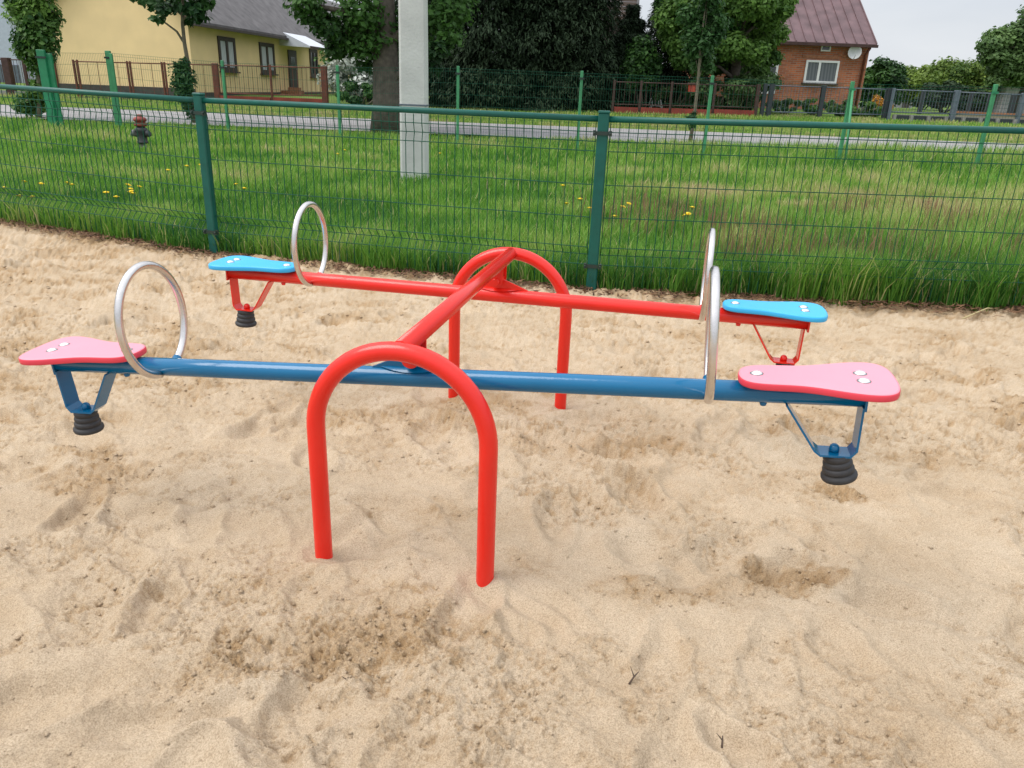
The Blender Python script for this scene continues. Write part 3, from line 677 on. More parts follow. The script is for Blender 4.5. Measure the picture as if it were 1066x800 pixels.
m = MB(); m.box((PX, PY, 8.0), (1.8, .10, .10)); ca = m.build('crossarm', M['greymetal'], UP)
for sx in (-.8, 0, .8):
    m = MB(); m.lathe([(.03, 0), (.05, .03), (.03, .06), (.05, .09), (.02, .13)], (PX+sx, PY, 8.05), 12); m.build('insulator', M['white'], ca)
for k_, sx in enumerate((-.8, 0, .8)):
    pts_ = []
    for t in np.linspace(0, 1, 24):
        x = PX+sx+t*70; y = PY+t*75; pts_.append((x, y, 8.2-2.0*4*t*(1-t)+t*4.2))
    o = MB().tube(pts_, .012, 5).build('overhead_cable', M['cable'])
    tag(o, 'thin overhead power cable crossing the pale sky above the brick house', 'cable', 'overhead power cables')

H0 = gp(150, 158); hx, hy = H0[0], H0[1]
HY = thing('fire_hydrant', (hx, hy, 0), 'small weathered fire hydrant with a red cap in the lawn', 'fire hydrant')
MB().lathe([(.050, -.05), (.050, .09), (.040, .10), (.040, .12)], (hx, hy, 0), 16).build('stem', M['ironlight'], HY)
m = MB(); m.lathe([(.045, .11), (.075, .12), (.078, .14), (.070, .15), (.070, .26), (.088, .29), (.088, .33), (.060, .345), (.052, .36)], (hx, hy, 0), 18); m.build('body', M['iron'], HY)
m = MB(); m.lathe([(.056, .355), (.085, .365), (.090, .375), (.090, .395), (.072, .405), (.072, .425), (.092, .435), (.092, .462), (.070, .485), (.035, .490), (.035, .515), (.030, .525), (.010, .527)], (hx, hy, 0), 18); m.build('cap', M['hydred'], HY)
for sg in (-1, 1):
    ax = Vector((sg*.9, -.25, .45)).normalized(); c0 = (hx+sg*.06, hy-.02, .235)
    m = MB(); m.lathe([(.035, 0), (.035, .04), (.048, .045), (.050, .075), (.040, .085), (.018, .088)], c0, 14, tuple(ax)); m.build('outlet', M['iron'] if sg > 0 else M['ironlight'], HY)

# ------------------------------------------------------------------ buildings
def quad_block(mb, P0, u, s0, s1, z0, z1, d0, d1):   # block on a facade: u along wall, depth along -n (towards viewer is +)
    n = np.array([u[1], -u[0], 0]); up = np.array([0, 0, 1.])
    c = np.array([P0[0], P0[1], 0])+u*(s0+s1)/2+n*(d0+d1)/2+up*(z0+z1)/2
    return mb.box(c, (abs(s1-s0), abs(d1-d0), abs(z1-z0)), u, n, up)
def window(parent, P0, u, s0, s1, z0, z1, fm, gm, fw=.09, mull=(.5,), bar=(), depth=.05, sill=None):
    f = MB(); quad_block(f, P0, u, s0, s1, z1-fw, z1, -.02, depth); quad_block(f, P0, u, s0, s1, z0, z0+fw, -.02, depth)
    for a, b in ((s0, s0+fw), (s1-fw, s1)): quad_block(f, P0, u, a, b, z0+fw, z1-fw, -.02, depth)
    for k in mull: c = s0+(s1-s0)*k; quad_block(f, P0, u, c-fw*.55, c+fw*.55, z0+fw, z1-fw, -.02, depth-.004)
    for k in bar: c = z0+(z1-z0)*k; quad_block(f, P0, u, s0+fw, s1-fw, c-fw*.35, c+fw*.35, -.02, depth-.010)
    w_ = f.build('window', fm, parent)
    g = MB(); quad_block(g, P0, u, s0+fw*.5, s1-fw*.5, z0+fw*.5, z1-fw*.5, -.06, .012); g.build('pane', gm, w_)
    if sill: g = MB(); quad_block(g, P0, u, s0-.06, s1+.06, z0-.06, z0-.002, -.02, .14); g.build('sill', sill, w_)
    return w_
# yellow house
YC = at(203, 97, 31.0); HU = np.array([.11, 1, 0])/math.hypot(.11, 1); HV = np.array([-HU[1], HU[0], 0])   # HU along facade (away), HV along gable (left)
YH = thing('yellow_house', (YC[0], YC[1], 0), 'yellow rendered house with grey roof and dark brown windows on the left', 'house')
zb = YC[2]; _, ze = on_plane(213, 17, YC, HU); LH, WH = 27.0, 5.55
def yp(s, w_, z): return YC*np.array([1, 1, 0])+HU*s+HV*w_+np.array([0, 0, z])
rh = 2.55
m = MB()
b4 = [yp(0, 0, -.3), yp(LH, 0, -.3), yp(LH, WH, -.3), yp(0, WH, -.3)]; t4 = [yp(0, 0, ze), yp(LH, 0, ze), yp(LH, WH, ze), yp(0, WH, ze)]
g0, g1_ = yp(0, WH/2, ze+rh), yp(LH, WH/2, ze+rh)
m.add(b4+t4+[g0, g1_], [(0, 1, 5, 4), (2, 3, 7, 6), (0, 4, 8, 7, 3), (1, 2, 6, 9, 5)]); m.build('wall', M['yellow'], YH)
m = MB(); quad_block(m, YC, HU, -.03, LH, -.3, zb+.02, 0, .04); 
m.box(yp(-.035, WH/2, zb/2), (.06, WH+.06, zb+.30), HU, HV); m.build('plinth', M['plinth'], YH)
k = rh/(WH/2)
for sg in (0, 1):
    w0, w1 = (-.38, WH/2) if sg == 0 else (WH+.38, WH/2); z0_ = ze-.38*k
    a, b, c, d = [yp(s, ww, z) for s, ww, z in ((-.35, w0, z0_), (LH+.35, w0, z0_), (LH+.35, w1, ze+rh), (-.35, w1, ze+rh))]
    m = MB(); m.prism([a, b, c, d], (0, 0, .09)); m.build('roof', M['roof_grey'], YH)
m = MB(); m.box(yp(LH/2, -.42, ze-.42*k-.01), (LH+.7, .12, .09), HU, HV); m.build('gutter', M['plinth'], YH)
m = MB()
m.prism([yp(-.37, -.40, ze-.40*k-.02), yp(-.37, WH/2, ze+rh-.02), yp(-.37, WH/2, ze+rh-.16), yp(-.37, -.40, ze-.40*k-.16)], HU*.02)
m.prism([yp(-.37, WH+.40, ze-.40*k-.02), yp(-.37, WH/2, ze+rh-.02), yp(-.37, WH/2, ze+rh-.16), yp(-.37, WH+.40, ze-.40*k-.16)], HU*.02)
m.build('barge_board', M['dbrown'], YH)
m = MB(); m.box(yp(-.06, WH+.02, (ze+zb)/2), (.09, .10, ze-zb), HU, HV); m.build('downpipe', M['rust'], YH)
for (xa, ya, xb, yb, ml) in ((225.5, 37.5, 246.5, 75, (.5,)), (269, 44, 286.5, 77.5, (.5,)), (321.5, 51, 331, 80.5, (.5,))):
    s0, z1_ = on_plane(xa, ya, YC, HU); s1, z2_ = on_plane(xb, yb, YC, HU)
    window(YH, YC, HU, s0, s1, z2_, z1_, M['wood_dk'], M['curtain'] if xa < 300 else M['glass'], .16, ml, (), .05, M['wood_dk'])
s0, z1_ = on_plane(299, 52, YC, HU); s1, z2_ = on_plane(310, 94, YC, HU)
m = MB(); quad_block(m, YC, HU, s0, s1, z2_, z1_, -.02, .05); dr = m.build('door', M['wood_dk'], YH)
m = MB(); quad_block(m, YC, HU, s0+.25, s1-.25, z2_+1.1, z1_-.3, .051, .056); m.build('pane', M['glass'], dr)
m = MB(); quad_block(m, YC, HU, s1-.16, s1-.10, z2_+.95, z2_+1.0, .05, .11); m.build('handle', M['bolt'], dr)
sa, za = on_plane(293, 36, YC, HU); sb_, zb_ = on_plane(318, 48, YC, HU); nF = np.array([HU[1], -HU[0], 0])
cb = np.array([YC[0], YC[1], 0])
Q0, Q1 = cb+HU*(s0-.9)+np.array([0, 0, z1_+.75]), cb+HU*(s1+.9)+np.array([0, 0, z1_+.75])
E0, E1 = Q0+nF*1.5-np.array([0, 0, .65]), Q1+nF*1.5-np.array([0, 0, .65])
m = MB(); m.prism([Q0, Q1, E1, E0], (0, 0, .06)); m.prism([Q0, E0, Q0-np.array([0, 0, .60])], HU*.05); cn = m.build('canopy', M['canopy'], YH)
m = MB(); m.prism([E0-np.array([0, 0, .05]), E1-np.array([0, 0, .05]), E1+nF*.04-np.array([0, 0, .05]), E0+nF*.04-np.array([0, 0, .05])], (0, 0, .12)); m.build('canopy_edge', M['dbrown'], cn)
m = MB()
for i in range(3): quad_block(m, YC, HU, s0-.1, s1+.3, -.2, z2_-.02-.17*i, .05, .22+.2*i)
m.build('steps', M['step'], YH)
m = MB(); quad_block(m, YC, HU, 9.0, s0-1.2, -.2, zb+.10, .06, .35); quad_block(m, YC, HU, s0-1.1, s0-.8, -.2, zb+.25, .36, .9); m.build('step_wall', M['step'], YH)

# grey-blue building at the far left
q = at(22, 84, 42); GB = thing('grey_house', (q[0]-5, q[1], 0), 'pale blue grey house wall cut by the left edge behind the leafy shrub', 'house')
m = MB(); m.box((q[0]-4.5, q[1]+3, 3.4), (9, 6, 7.2)); m.build('wall', M['bluewall'], GB)
m = MB(); m.prism([(q[0]+.35, q[1]-.35, 6.9), (q[0]-9.3, q[1]-.35, 6.9), (q[0]-9.3, q[1]+3, 9.4), (q[0]+.35, q[1]+3, 9.4)], (0, 0, .12)); m.prism([(q[0]+.35, q[1]+6.35, 6.9), (q[0]-9.3, q[1]+6.35, 6.9), (q[0]-9.3, q[1]+3, 9.4), (q[0]+.35, q[1]+3, 9.4)], (0, 0, .12)); m.build('roof', M['roof_grey'], GB)
m = MB(); m.box((q[0]-4.5, q[1]-.03, .6), (9.05, .06, 1.3)); m.build('plinth', M['greymetal'], GB)

# brick house
BU = np.array([1, -.02, 0]); BU /= np.linalg.norm(BU); BR = at(900, 80, 35.0)       # right front corner
BH = thing('brick_house', (BR[0], BR[1], 0), 'red brick house with brown metal roof and satellite dish on the right', 'house')
_, zeB = on_plane(908, 44, BR, BU); BV = np.array([-BU[1], BU[0], 0]); LB, WB = 6.3, 8.0
def bp(s, w_, z): return BR*np.array([1, 1, 0])+BU*s+BV*w_+np.array([0, 0, z])      # s negative = left
rB = 2.7
m = MB(); m.add([bp(0, 0, -.2), bp(-LB, 0, -.2), bp(-LB, WB, -.2), bp(0, WB, -.2), bp(0, 0, zeB), bp(-LB, 0, zeB), bp(-LB, WB, zeB), bp(0, WB, zeB), bp(0, WB/2, zeB+rB), bp(-LB, WB/2, zeB+rB)],
  [(0, 1, 5, 4), (2, 3, 7, 6), (0, 4, 8, 7, 3), (1, 2, 6, 9, 5)]); m.build('wall', M['brick'], BH)
kB = rB/(WB/2)
for sg in (0, 1):
    w0 = -.30 if sg == 0 else WB+.30; zz = zeB-.30*kB
    a, b, c, d = bp(.16, w0, zz), bp(-LB-.16, w0, zz), bp(-LB-.16, WB/2, zeB+rB), bp(.16, WB/2, zeB+rB)
    m = MB(); m.prism([a, b, c, d], (0, 0, .10)); rf_ = m.build('roof', M['roof_red'], BH)
    m = MB(); nrm = np.array([0, 0, 1.])
    for i in range(17):
        f = i/16; p0 = a+(b-a)*f+np.array([0, 0, .10]); p1 = d+(c-d)*f+np.array([0, 0, .10]); m.prism([p0, p0+BU*(-.04), p1+BU*(-.04), p1], (0, 0, .05))
    m.build('standing_seams', M['roof_red'], rf_)
m = MB(); m.box(bp(-LB/2, -.36, zeB-.30*kB+.02), (LB+.34, .13, .11), BU, BV); m.build('gutter', M['dbrown'], BH)
m = MB(); m.tube([bp(-.12, -.34, zeB-.25), bp(-.16, -.10, zeB-.50), bp(-.20, -.09, .75)], .055, 8); m.build('downpipe', M['rust'], BH)
def bwin(xa, ya, xb, yb, **kw):
    s0, z1__ = on_plane(xa, ya, BR, BU); s1, z2__ = on_plane(xb, yb, BR, BU); return window(BH, BR, BU, s0, s1, z2__, z1__, M['white'], **kw)
bwin(839.5, 62.5, 870, 87.5, gm=M['curtain_g'], fw=.085, mull=(.42,), sill=M['plinth'])
bwin(855, 47, 864, 54, gm=M['glass'], fw=.055, mull=())
bwin(777, 66, 806, 98, gm=M['glass'], fw=.09, mull=(.5,), bar=(.58,))
for lo_, nn_ in ((-6.2, 14), (-1.45, 7)):                      # zigzag brick course under the eaves
    m = MB()
    for i in range(nn_): quad_block(m, BR, BU, lo_+i*.17, lo_+i*.17+.175, zeB-.62+(.06 if i % 2 else 0), zeB-.54+(.06 if i % 2 else 0), 0, .03+.002*(i % 2))
    m.build('brick_frieze', M['step'], BH)
sA, zA = on_plane(835, 60, BR, BU); sB, zB = on_plane(873, 60, BR, BU)
m = MB(); quad_block(m, BR, BU, sA, sB, zA-.01, zA+.10, 0, .035); m.build('lintel', M['step'], BH)
sD, zD = on_plane(886.5, 55, BR, BU); c = bp(sD, -.35, zD)
m = MB(); V = []
prd = [(.01, -.06), (.10, -.055), (.18, -.035), (.255, 0), (.265, .004), (.26, -.012), (.18, -.05), (.09, -.07), (.01, -.075)]
m.lathe(prd, tuple(c), 28, (-.30, -1, .02)); ds = m.build('satellite_dish', M['dish'], BH)
m = MB(); m.tube([c+np.array([0, -.0, -.25]), c+np.array([-.08, -.38, -.10])], .012, 6); m.tube([c+np.array([0, .06, 0]), c+np.array([0, .36, -.02])], .025, 6); m.build('dish_arm', M['dish'], ds)
m = MB(); m.box(bp(-3.6, WB/2-.4, zeB+rB+.25), (.6, .6, 1.5), BU, BV); m.build('chimney', M['brick'], BH)
m = MB(); m.box(bp(-LB/2, -.03, .45), (LB-.01, .05, .5), BU, BV); m.build('plinth', M['step'], BH)

# wooden house behind the spruces
q = at(662, 22, 42.0); TH = thing('wooden_house', (q[0], q[1], 0), 'weathered plank gable of a house showing above the dark spruces', 'house')
m = MB(); m.box((q[0]-3.0, q[1]+3.1, 2.4), (5.8, 6, q[2]*2-5.4+0)) if False else m.box((q[0]-3.0, q[1]+3.1, q[2]/2-.1), (5.8, 6, q[2]+.2)); m.build('wall', M['plinth'], TH)
m = MB()
for i in range(15):
    z0_ = q[2]+i*.21; hw = 3.05 if i < 9 else max(.1, 3.05-(i-9)*.5)
    m.box((q[0]-3.0, q[1], z0_+.10), (hw*2, .10 if i % 2 else .07, .195))
m.build('gable_planks', M['planks'], TH)
m = MB(); zt = q[2]+9*.21
for sg in (-1, 1): m.prism([(q[0]-3+sg*3.5, q[1]-.4, zt-.3), (q[0]-3, q[1]-.4, zt+2.3), (q[0]-3, q[1]+6.4, zt+2.3), (q[0]-3+sg*3.5, q[1]+6.4, zt-.3)], (0, 0, .12))
m.build('roof', M['roof_grey'], TH)
m = MB(); m.box((q[0]+.02, q[1]-.04, q[2]/2+1), (.12, .12, q[2]+2)); m.build('corner_post', M['shed'], TH)

# far sheds
q = at(936, 112, 62.); SH = thing('grey_shed', (q[0], q[1], 0), 'small pale grey shed far behind the dark panel fence', 'shed')
m = MB(); m.box((q[0], q[1]+1.5, q[2]/2+.55), (1.9, 3, q[2]+1.3)); m.build('wall', M['shed'], SH)
m = MB(); m.prism([(q[0]-1.2, q[1]-.3, q[2]+1.15), (q[0]+1.2, q[1]-.3, q[2]+1.0), (q[0]+1.2, q[1]+3.3, q[2]+1.3), (q[0]-1.2, q[1]+3.3, q[2]+1.5)], (0, 0, .1)); m.build('roof', M['roof_grey'], SH)
m = MB(); m.box((q[0]+.45, q[1]-.02, q[2]+.35), (.5, .04, 1.3)); m.build('door', M['plinth'], SH)
q = at(1044, 100, 48.); BN = thing('low_barn', (q[0], q[1], 0), 'low grey barn with a sloping roof under the tree at the right edge', 'barn')
m = MB(); m.box((q[0]+4.6, q[1]+2.5, q[2]/2-.1), (9, 5, q[2]*1+1.6)); m.build('wall', M['shed'], BN)
m = MB(); m.prism([(q[0]-.6, q[1]-.5, q[2]+.55), (q[0]+9.6, q[1]-.5, q[2]+1.1), (q[0]+9.6, q[1]+5.4, q[2]+1.9), (q[0]-.6, q[1]+5.4, q[2]+1.35)], (0, 0, .12)); m.build('roof', M['roof_grey'], BN)
m = MB(); m.box((q[0]+3, q[1]-.03, q[2]/2+.1), (1.4, .06, q[2]+.4)); m.build('door', M['planks'], BN)

# ------------------------------------------------------------------ fences beyond the road
def zt_at(px, py, Y): return at(px, py, Y)
def bar_fence(name, label, cols, ytop, Y, base_h, post_mat, bar_mat, thick, bars, wall=None, group=None, rails=(0.04, -.1)):
    # cols: pixel columns of the posts at the top; ytop(px) pixel row of the top rail
    tp = [at(c, ytop(c), Y) for c in cols]; x0 = tp[0]
    T = thing(name, (x0[0], Y, 0), label, 'fence', group)
    gl = [float(gz(np.array([p[0]]), np.array([Y]))[0]) for p in tp]
    for p, g, th in zip(tp, gl, thick):
        m = MB(); m.bbox((p[0], Y, (p[2]+.03+g)/2-.1), (th, th, p[2]+.03-g+.2), .01); m.build('post', post_mat, T)
    for i in range(len(tp)-1):
        a, b = tp[i], tp[i+1]; m = MB(); L = b[0]-a[0]
        za, zb2 = gl[i]+base_h, gl[i+1]+base_h
        m.tube([a-np.array([0, 0, .03]), b-np.array([0, 0, .03])], .022, 6); m.tube([(a[0], Y, za+.05), (b[0], Y, zb2+.05)], .022, 6)
        n = max(3, int(L/bars))
        for k in range(1, n):
            f = k/n; x = a[0]+L*f; wire(m, (x, Y, za+(zb2-za)*f+.05), (x, Y, a[2]+(b[2]-a[2])*f-.03), .009)
        m.build('bar_panel', bar_mat, T)
    if wall:
        for i in range(len(tp)-1):
            a, b = tp[i], tp[i+1]; m = MB(); g = min(gl[i], gl[i+1]); m.box(((a[0]+b[0])/2, Y, g+base_h/2-.15), (b[0]-a[0]-.10, .16, base_h+.24)); m.build('base_wall', wall, T)
    return T
yt = lambda c: 63.3+(c-80)*.0260
bar_fence('rusty_fence', 'rusty brown metal fence on a red base wall in front of the yellow house', [224, 281, 337], yt, 28.6, .32, M['rust'], M['rust'], [.16, .07, .20], .155, M['redwall'])
bar_fence('wire_frame_fence', 'thin rusty framed fence before the windowless gable of the yellow house', [76, 80, 132, 135, 168, 171, 221], yt, 28.6, .12, M['rust'], M['rust'], [.06]*7, .30, M['plinth'])
bar_fence('picket_fence', 'dark brown picket fence at the far left in front of the pale blue house', [-70, -32, 6, 24, 52], lambda c: 61+c*.03, 28.6, .22, M['dbrown'], M['dbrown'], [.22, .10, .24, .10, .10], .11, M['kerb'])
bar_fence('brown_fence', 'low brown fence with a red base wall in front of the dark spruces', [640, 668, 700, 745, 790], lambda c: 84.5+(c-640)*.03, 28.9, .28, M['dbrown'], M['dbrown'], [.08, .08, .08, .08, .12], .16, M['redwall'])
bar_fence('dark_bar_fence', 'thin dark fence in front of the brick house garden', [797, 804, 858, 927], lambda c: 88+(c-797)*.035, 29.0, .15, M['anth'], M['greymetal'], [.12, .16, .15, .20], .14, None)
T = bar_fence('grey_panel_fence', 'blue grey panel fence on a slotted concrete base at the far right', [931, 997, 1066, 1130], lambda c: 92.5+(c-927)*.040, 28.8, .26, M['greymetal'], M['greymetal'], [.09, .17, .13, .13], .11, None)
m = MB(); x0, x1 = at(931, 120, 28.8)[0], at(1130, 120, 28.8)[0]; gg = float(gz(np.array([x0]), np.array([28.8]))[0])
m.box(((x0+x1)/2, 28.8, gg-.02), (x1-x0, .18, .12)); m.box(((x0+x1)/2, 28.83, gg+.13), (x1-x0, .06, .20))
n = 11
for i in range(n+1): m.box((x0+(x1-x0)*i/n, 28.78, gg+.12), (.08, .17, .20))
m.build('concrete_base', M['kerb'], T)
m = MB()
for i in range(n): m.box((x0+(x1-x0)*(i+.5)/n, 28.795, gg+.13), ((x1-x0)/n-.15, .02, .16))
m.build('slot_panel', M['anth'], T)
# second row of dark posts with long low wall behind
q0, q1 = at(993, 119, 33.), at(1100, 127, 33.)
LW = thing('garden_edging', (q0[0], 33, 0), 'long low beige concrete edging wall behind the grey panel fence', 'low wall')
m = MB(); m.box(((q0[0]+q1[0])/2, 33.1, q0[2]-.25), (q1[0]-q0[0], .25, .60)); m.build('wall', M['beige'], LW)
m = MB(); m.box(((q0[0]+q1[0])/2, 33.08, q0[2]+.08), (q1[0]-q0[0]+.1, .32, .06)); m.build('coping', M['step'], LW)
T = thing('garden_posts_fence', (q0[0], 34.2, 0), 'dark posts with fine netting behind the beige edging wall', 'fence')
tp = [at(c, 96+(c-1000)*.05, 34.2) for c in (962, 1012, 1032, 1056, 1090)]
for p in tp: m = MB(); m.bbox((p[0], 34.2, (p[2]+.3)/2), (.16, .16, p[2]-.3), .01); m.build('post', M['anth'], T)
for a, b in zip(tp[:-1], tp[1:]):
    m = MB(); n = int((b[0]-a[0])/.12)
    for k in range(n): x = a[0]+(b[0]-a[0])*(k+.5)/n; wire(m, (x, 34.2, .6), (x, 34.2, a[2]-.05), .006)
    for k in range(8): wire(m, (a[0], 34.2, .7+k*.15), (b[0], 34.2, .7+k*.15), .006)
    m.build('netting', M['anth'], T)

# ------------------------------------------------------------------ foliage
def crown_mesh(name, blobs, n, size, mt, parent, seed, flat=.4, elong=1.6, bias=.0, shell=.45):
    r = np.random.default_rng(seed); B = np.array([list(b[0])+list(b[1]) for b in blobs], float)
    vol = (B[:, 3]*B[:, 4]*B[:, 5])**(2/3.); pr = vol/vol.sum(); k = r.choice(len(B), n, p=pr)
    d = r.normal(0, 1, (n, 3)); d /= np.linalg.norm(d, axis=1)[:, None]; rr = (shell+(1-shell)*r.random(n))**1.0*(.85+.3*r.random(n))
    C = B[k, :3]+d*B[k, 3:]*rr[:, None]
    nr = d*.7+np.array([0, 0, .55])+r.normal(0, flat, (n, 3)); nr /= np.linalg.norm(nr, axis=1)[:, None]
    a = np.cross(nr, r.normal(0, 1, (n, 3))); a /= np.linalg.norm(a, axis=1)[:, None]; b = np.cross(nr, a)
    s = size*r.uniform(.6, 1.35, n)[:, None]
    V = np.stack([C-a*s*elong/2, C-b*s/2-a*s*.1+nr*s*.08, C+a*s*elong/2-nr*s*.12, C+b*s/2-a*s*.1+nr*s*.08], 1).reshape(-1, 3)
    tb = r.normal(0, .17, len(B)); tint = np.clip(.42+tb[k]+r.normal(0, .15, n)+bias, 0, 1)
    Q = np.arange(n)[:, None]*4+np.array([[0, 1, 2, 3]])
    return np_mesh(name, V, Q, mt, parent, {'tint': np.repeat(tint, 4)})
def blobs_in(c, rad_, n, sz, seed, bottom=-1.):
    r = np.random.default_rng(seed); out_ = []
    while len(out_) < n:
        d = r.normal(0, 1, 3); d /= np.linalg.norm(d); d *= r.uniform(.25, 1.0)**.5
        if d[2] < bottom: continue
        s = sz*r.uniform(.6, 1.35); out_.append((np.array(c)+d*np.array(rad_)*(.85+.25*r.random()), (s*1.15, s*1.15, s*.8)))
    return out_
def limbs(base, top, r0, blobs, seed, nl=14, sway=.12):
    r = np.random.default_rng(seed); m = MB(); base, top = np.array(base, float), np.array(top, float)
    path = [base+(top-base)*t+np.array([math.sin(t*4+seed), math.cos(t*3+seed), 0])*sway*t*(1-t*.4) for t in np.linspace(0, 1, 9)]
    rs = [r0*(1.25 if t == 0 else 1)*(1-.75*t) for t in np.linspace(0, 1, 9)]; m.tube(path, rs, 12)
    idx = r.choice(len(blobs), min(nl, len(blobs)), replace=False)
    for i in idx:
        c = np.array(blobs[i][0]); t = np.clip(((c[2]-base[2])/(top[2]-base[2]+1e-6))*.75, .18, .95)
        s = base+(top-base)*t; mid = (s+c)/2+np.array([0, 0, .12*np.linalg.norm(c-s)]); rr = r0*(1-.7*t)*.42
        m.tube([s, s*.6+mid*.4, mid, mid*.4+c*.6, c], [rr, rr*.85, rr*.6, rr*.4, rr*.15], 7)
    return m
def tree(name, label, base, top, r0, blobs, n, size, lm, bm_, seed, group=None, cat='tree', nl=14, **kw):
    T = thing(name, base, label, cat, group)
    limbs(base, top, r0, blobs, seed, nl).build('trunk', bm_, T)
    crown_mesh('crown', blobs, n, size, lm, T, seed, **kw); return T
def gnd_z(x, y): return float(gz(np.array([float(x)]), np.array([float(y)]))[0])

# big maple with thick trunk left of the pole
q = gp(405, 139); bx_, by_ = q[0], q[1]
bl = blobs_in((bx_-.2, by_+.3, 5.6), (3.0, 2.6, 2.6), 60, .62, 1)
for px, py, Y, s in ((330, 18, 18.3, .35), (318, 4, 18.0, .4), (345, 30, 18.2, .38), (362, 42, 18.6, .42), (383, 45, 18.5, .5), (352, 52, 18.6, .30), (445, 20, 18.5, .5), (455, 52, 18.2, .28), (450, 70, 18.4, .22), (468, 38, 18.4, .32), (400, 30, 19, .6), (425, 40, 19.4, .6), (375, 12, 18.2, .5), (470, 10, 18.8, .5), (380, 68, 18.9, .25)):
    bl.append((at(px, py, Y), (s*1.2, s*1.2, s*.8)))
tree('maple_tree', 'big dark leafy maple with a thick grey trunk just left of the concrete pole', (bx_, by_, 0), (bx_-.2, by_+.2, 5.6), .36, bl, 62000, .082, LM['maple'], M['bark'], 5, nl=26)
# young street tree by the yellow house corner
q = gp(200, 126); yb = 19.0; b0 = at(203, 124, yb)
bl = []
for px, py, s in ((158, 3, .28), (150, -12, .35), (172, 10, .26), (165, 20, .16), (185, 5, .30), (200, 10, .30), (208, 18, .22), (196, 22, .18), (212, 4, .25), (190, -15, .5), (215, -22, .45), (165, -30, .5), (195, -45, .6), (140, -2, .14)):
    bl.append((at(px, py, yb+random.Random(px).uniform(-.4, .4)), (s*1.1, s*1.1, s*.55)))
T = thing('young_street_tree', b0*np.array([1, 1, 0]), 'slender young tree in front of the yellow house corner with leaves only high up', 'tree')
m = MB(); pts_ = [at(203, 128, yb), at(199, 95, yb), at(196, 68, yb), at(192, 45, yb), at(190, 25, yb), at(190, 0, yb), at(188, -40, yb)]
m.tube(pts_, [.075, .06, .05, .045, .04, .035, .02], 8); m.tube([at(193, 47, yb), at(184, 33, yb), at(172, 24, yb), at(160, 5, yb)], [.03, .025, .02, .008], 6)
m.tube([at(190, 22, yb), at(200, 12, yb), at(210, 2, yb)], [.02, .015, .006], 6); m.build('trunk', M['bark2'], T)
crown_mesh('crown', bl, 2600, .11, LM['young'], T, 12, shell=.1)
bl = [(at(px, py, yb-.1), (s, s, s*1.3)) for px, py, s in ((192, 68, .16), (187, 78, .24), (195, 82, .24), (189, 92, .24), (196, 98, .20), (194, 108, .16), (198, 116, .14), (184, 70, .10))]
T = thing('leafy_shoots', b0*np.array([1, 1, 0])+np.array([0, -.15, 0]), 'bushy green shoots growing round the stem of the slender young tree', 'shrub')
m = MB(); m.tube([at(201, 126, yb-.15), at(194, 100, yb-.15), at(189, 72, yb-.15)], [.02, .015, .006], 6); m.build('stem', M['bark2'], T)
crown_mesh('foliage', bl, 2600, .055, LM['young'], T, 13, shell=.1, bias=.1)
# leafy tall shrub on the left
bl = [(at(px, py, 18.6+random.Random(px*py).uniform(-.3, .3)), (s, s, s*.9)) for px, py, s in ((25, 0, .40), (40, 8, .42), (20, 15, .34), (36, 24, .40), (50, 30, .28), (28, 40, .36), (45, 44, .36), (22, 52, .22), (36, 58, .30), (48, 62, .22), (40, 72, .24), (48, 82, .18), (40, 86, .18), (12, 2, .2), (55, 18, .24), (30, -20, .6), (45, -40, .7), (20, -50, .6), (38, 96, .24), (28, 104, .28), (44, 106, .28), (34, 112, .26), (22, 110, .2), (52, 112, .18))]
tree('leafy_shrub', 'tall narrow leafy shrub left of the thick green corner post', at(40, 120, 18.6)*np.array([1, 1, 0]), at(38, -20, 18.6), .05, bl, 13000, .075, LM['bright'], M['bark2'], 14, cat='shrub', nl=10, shell=.15, bias=-.05)

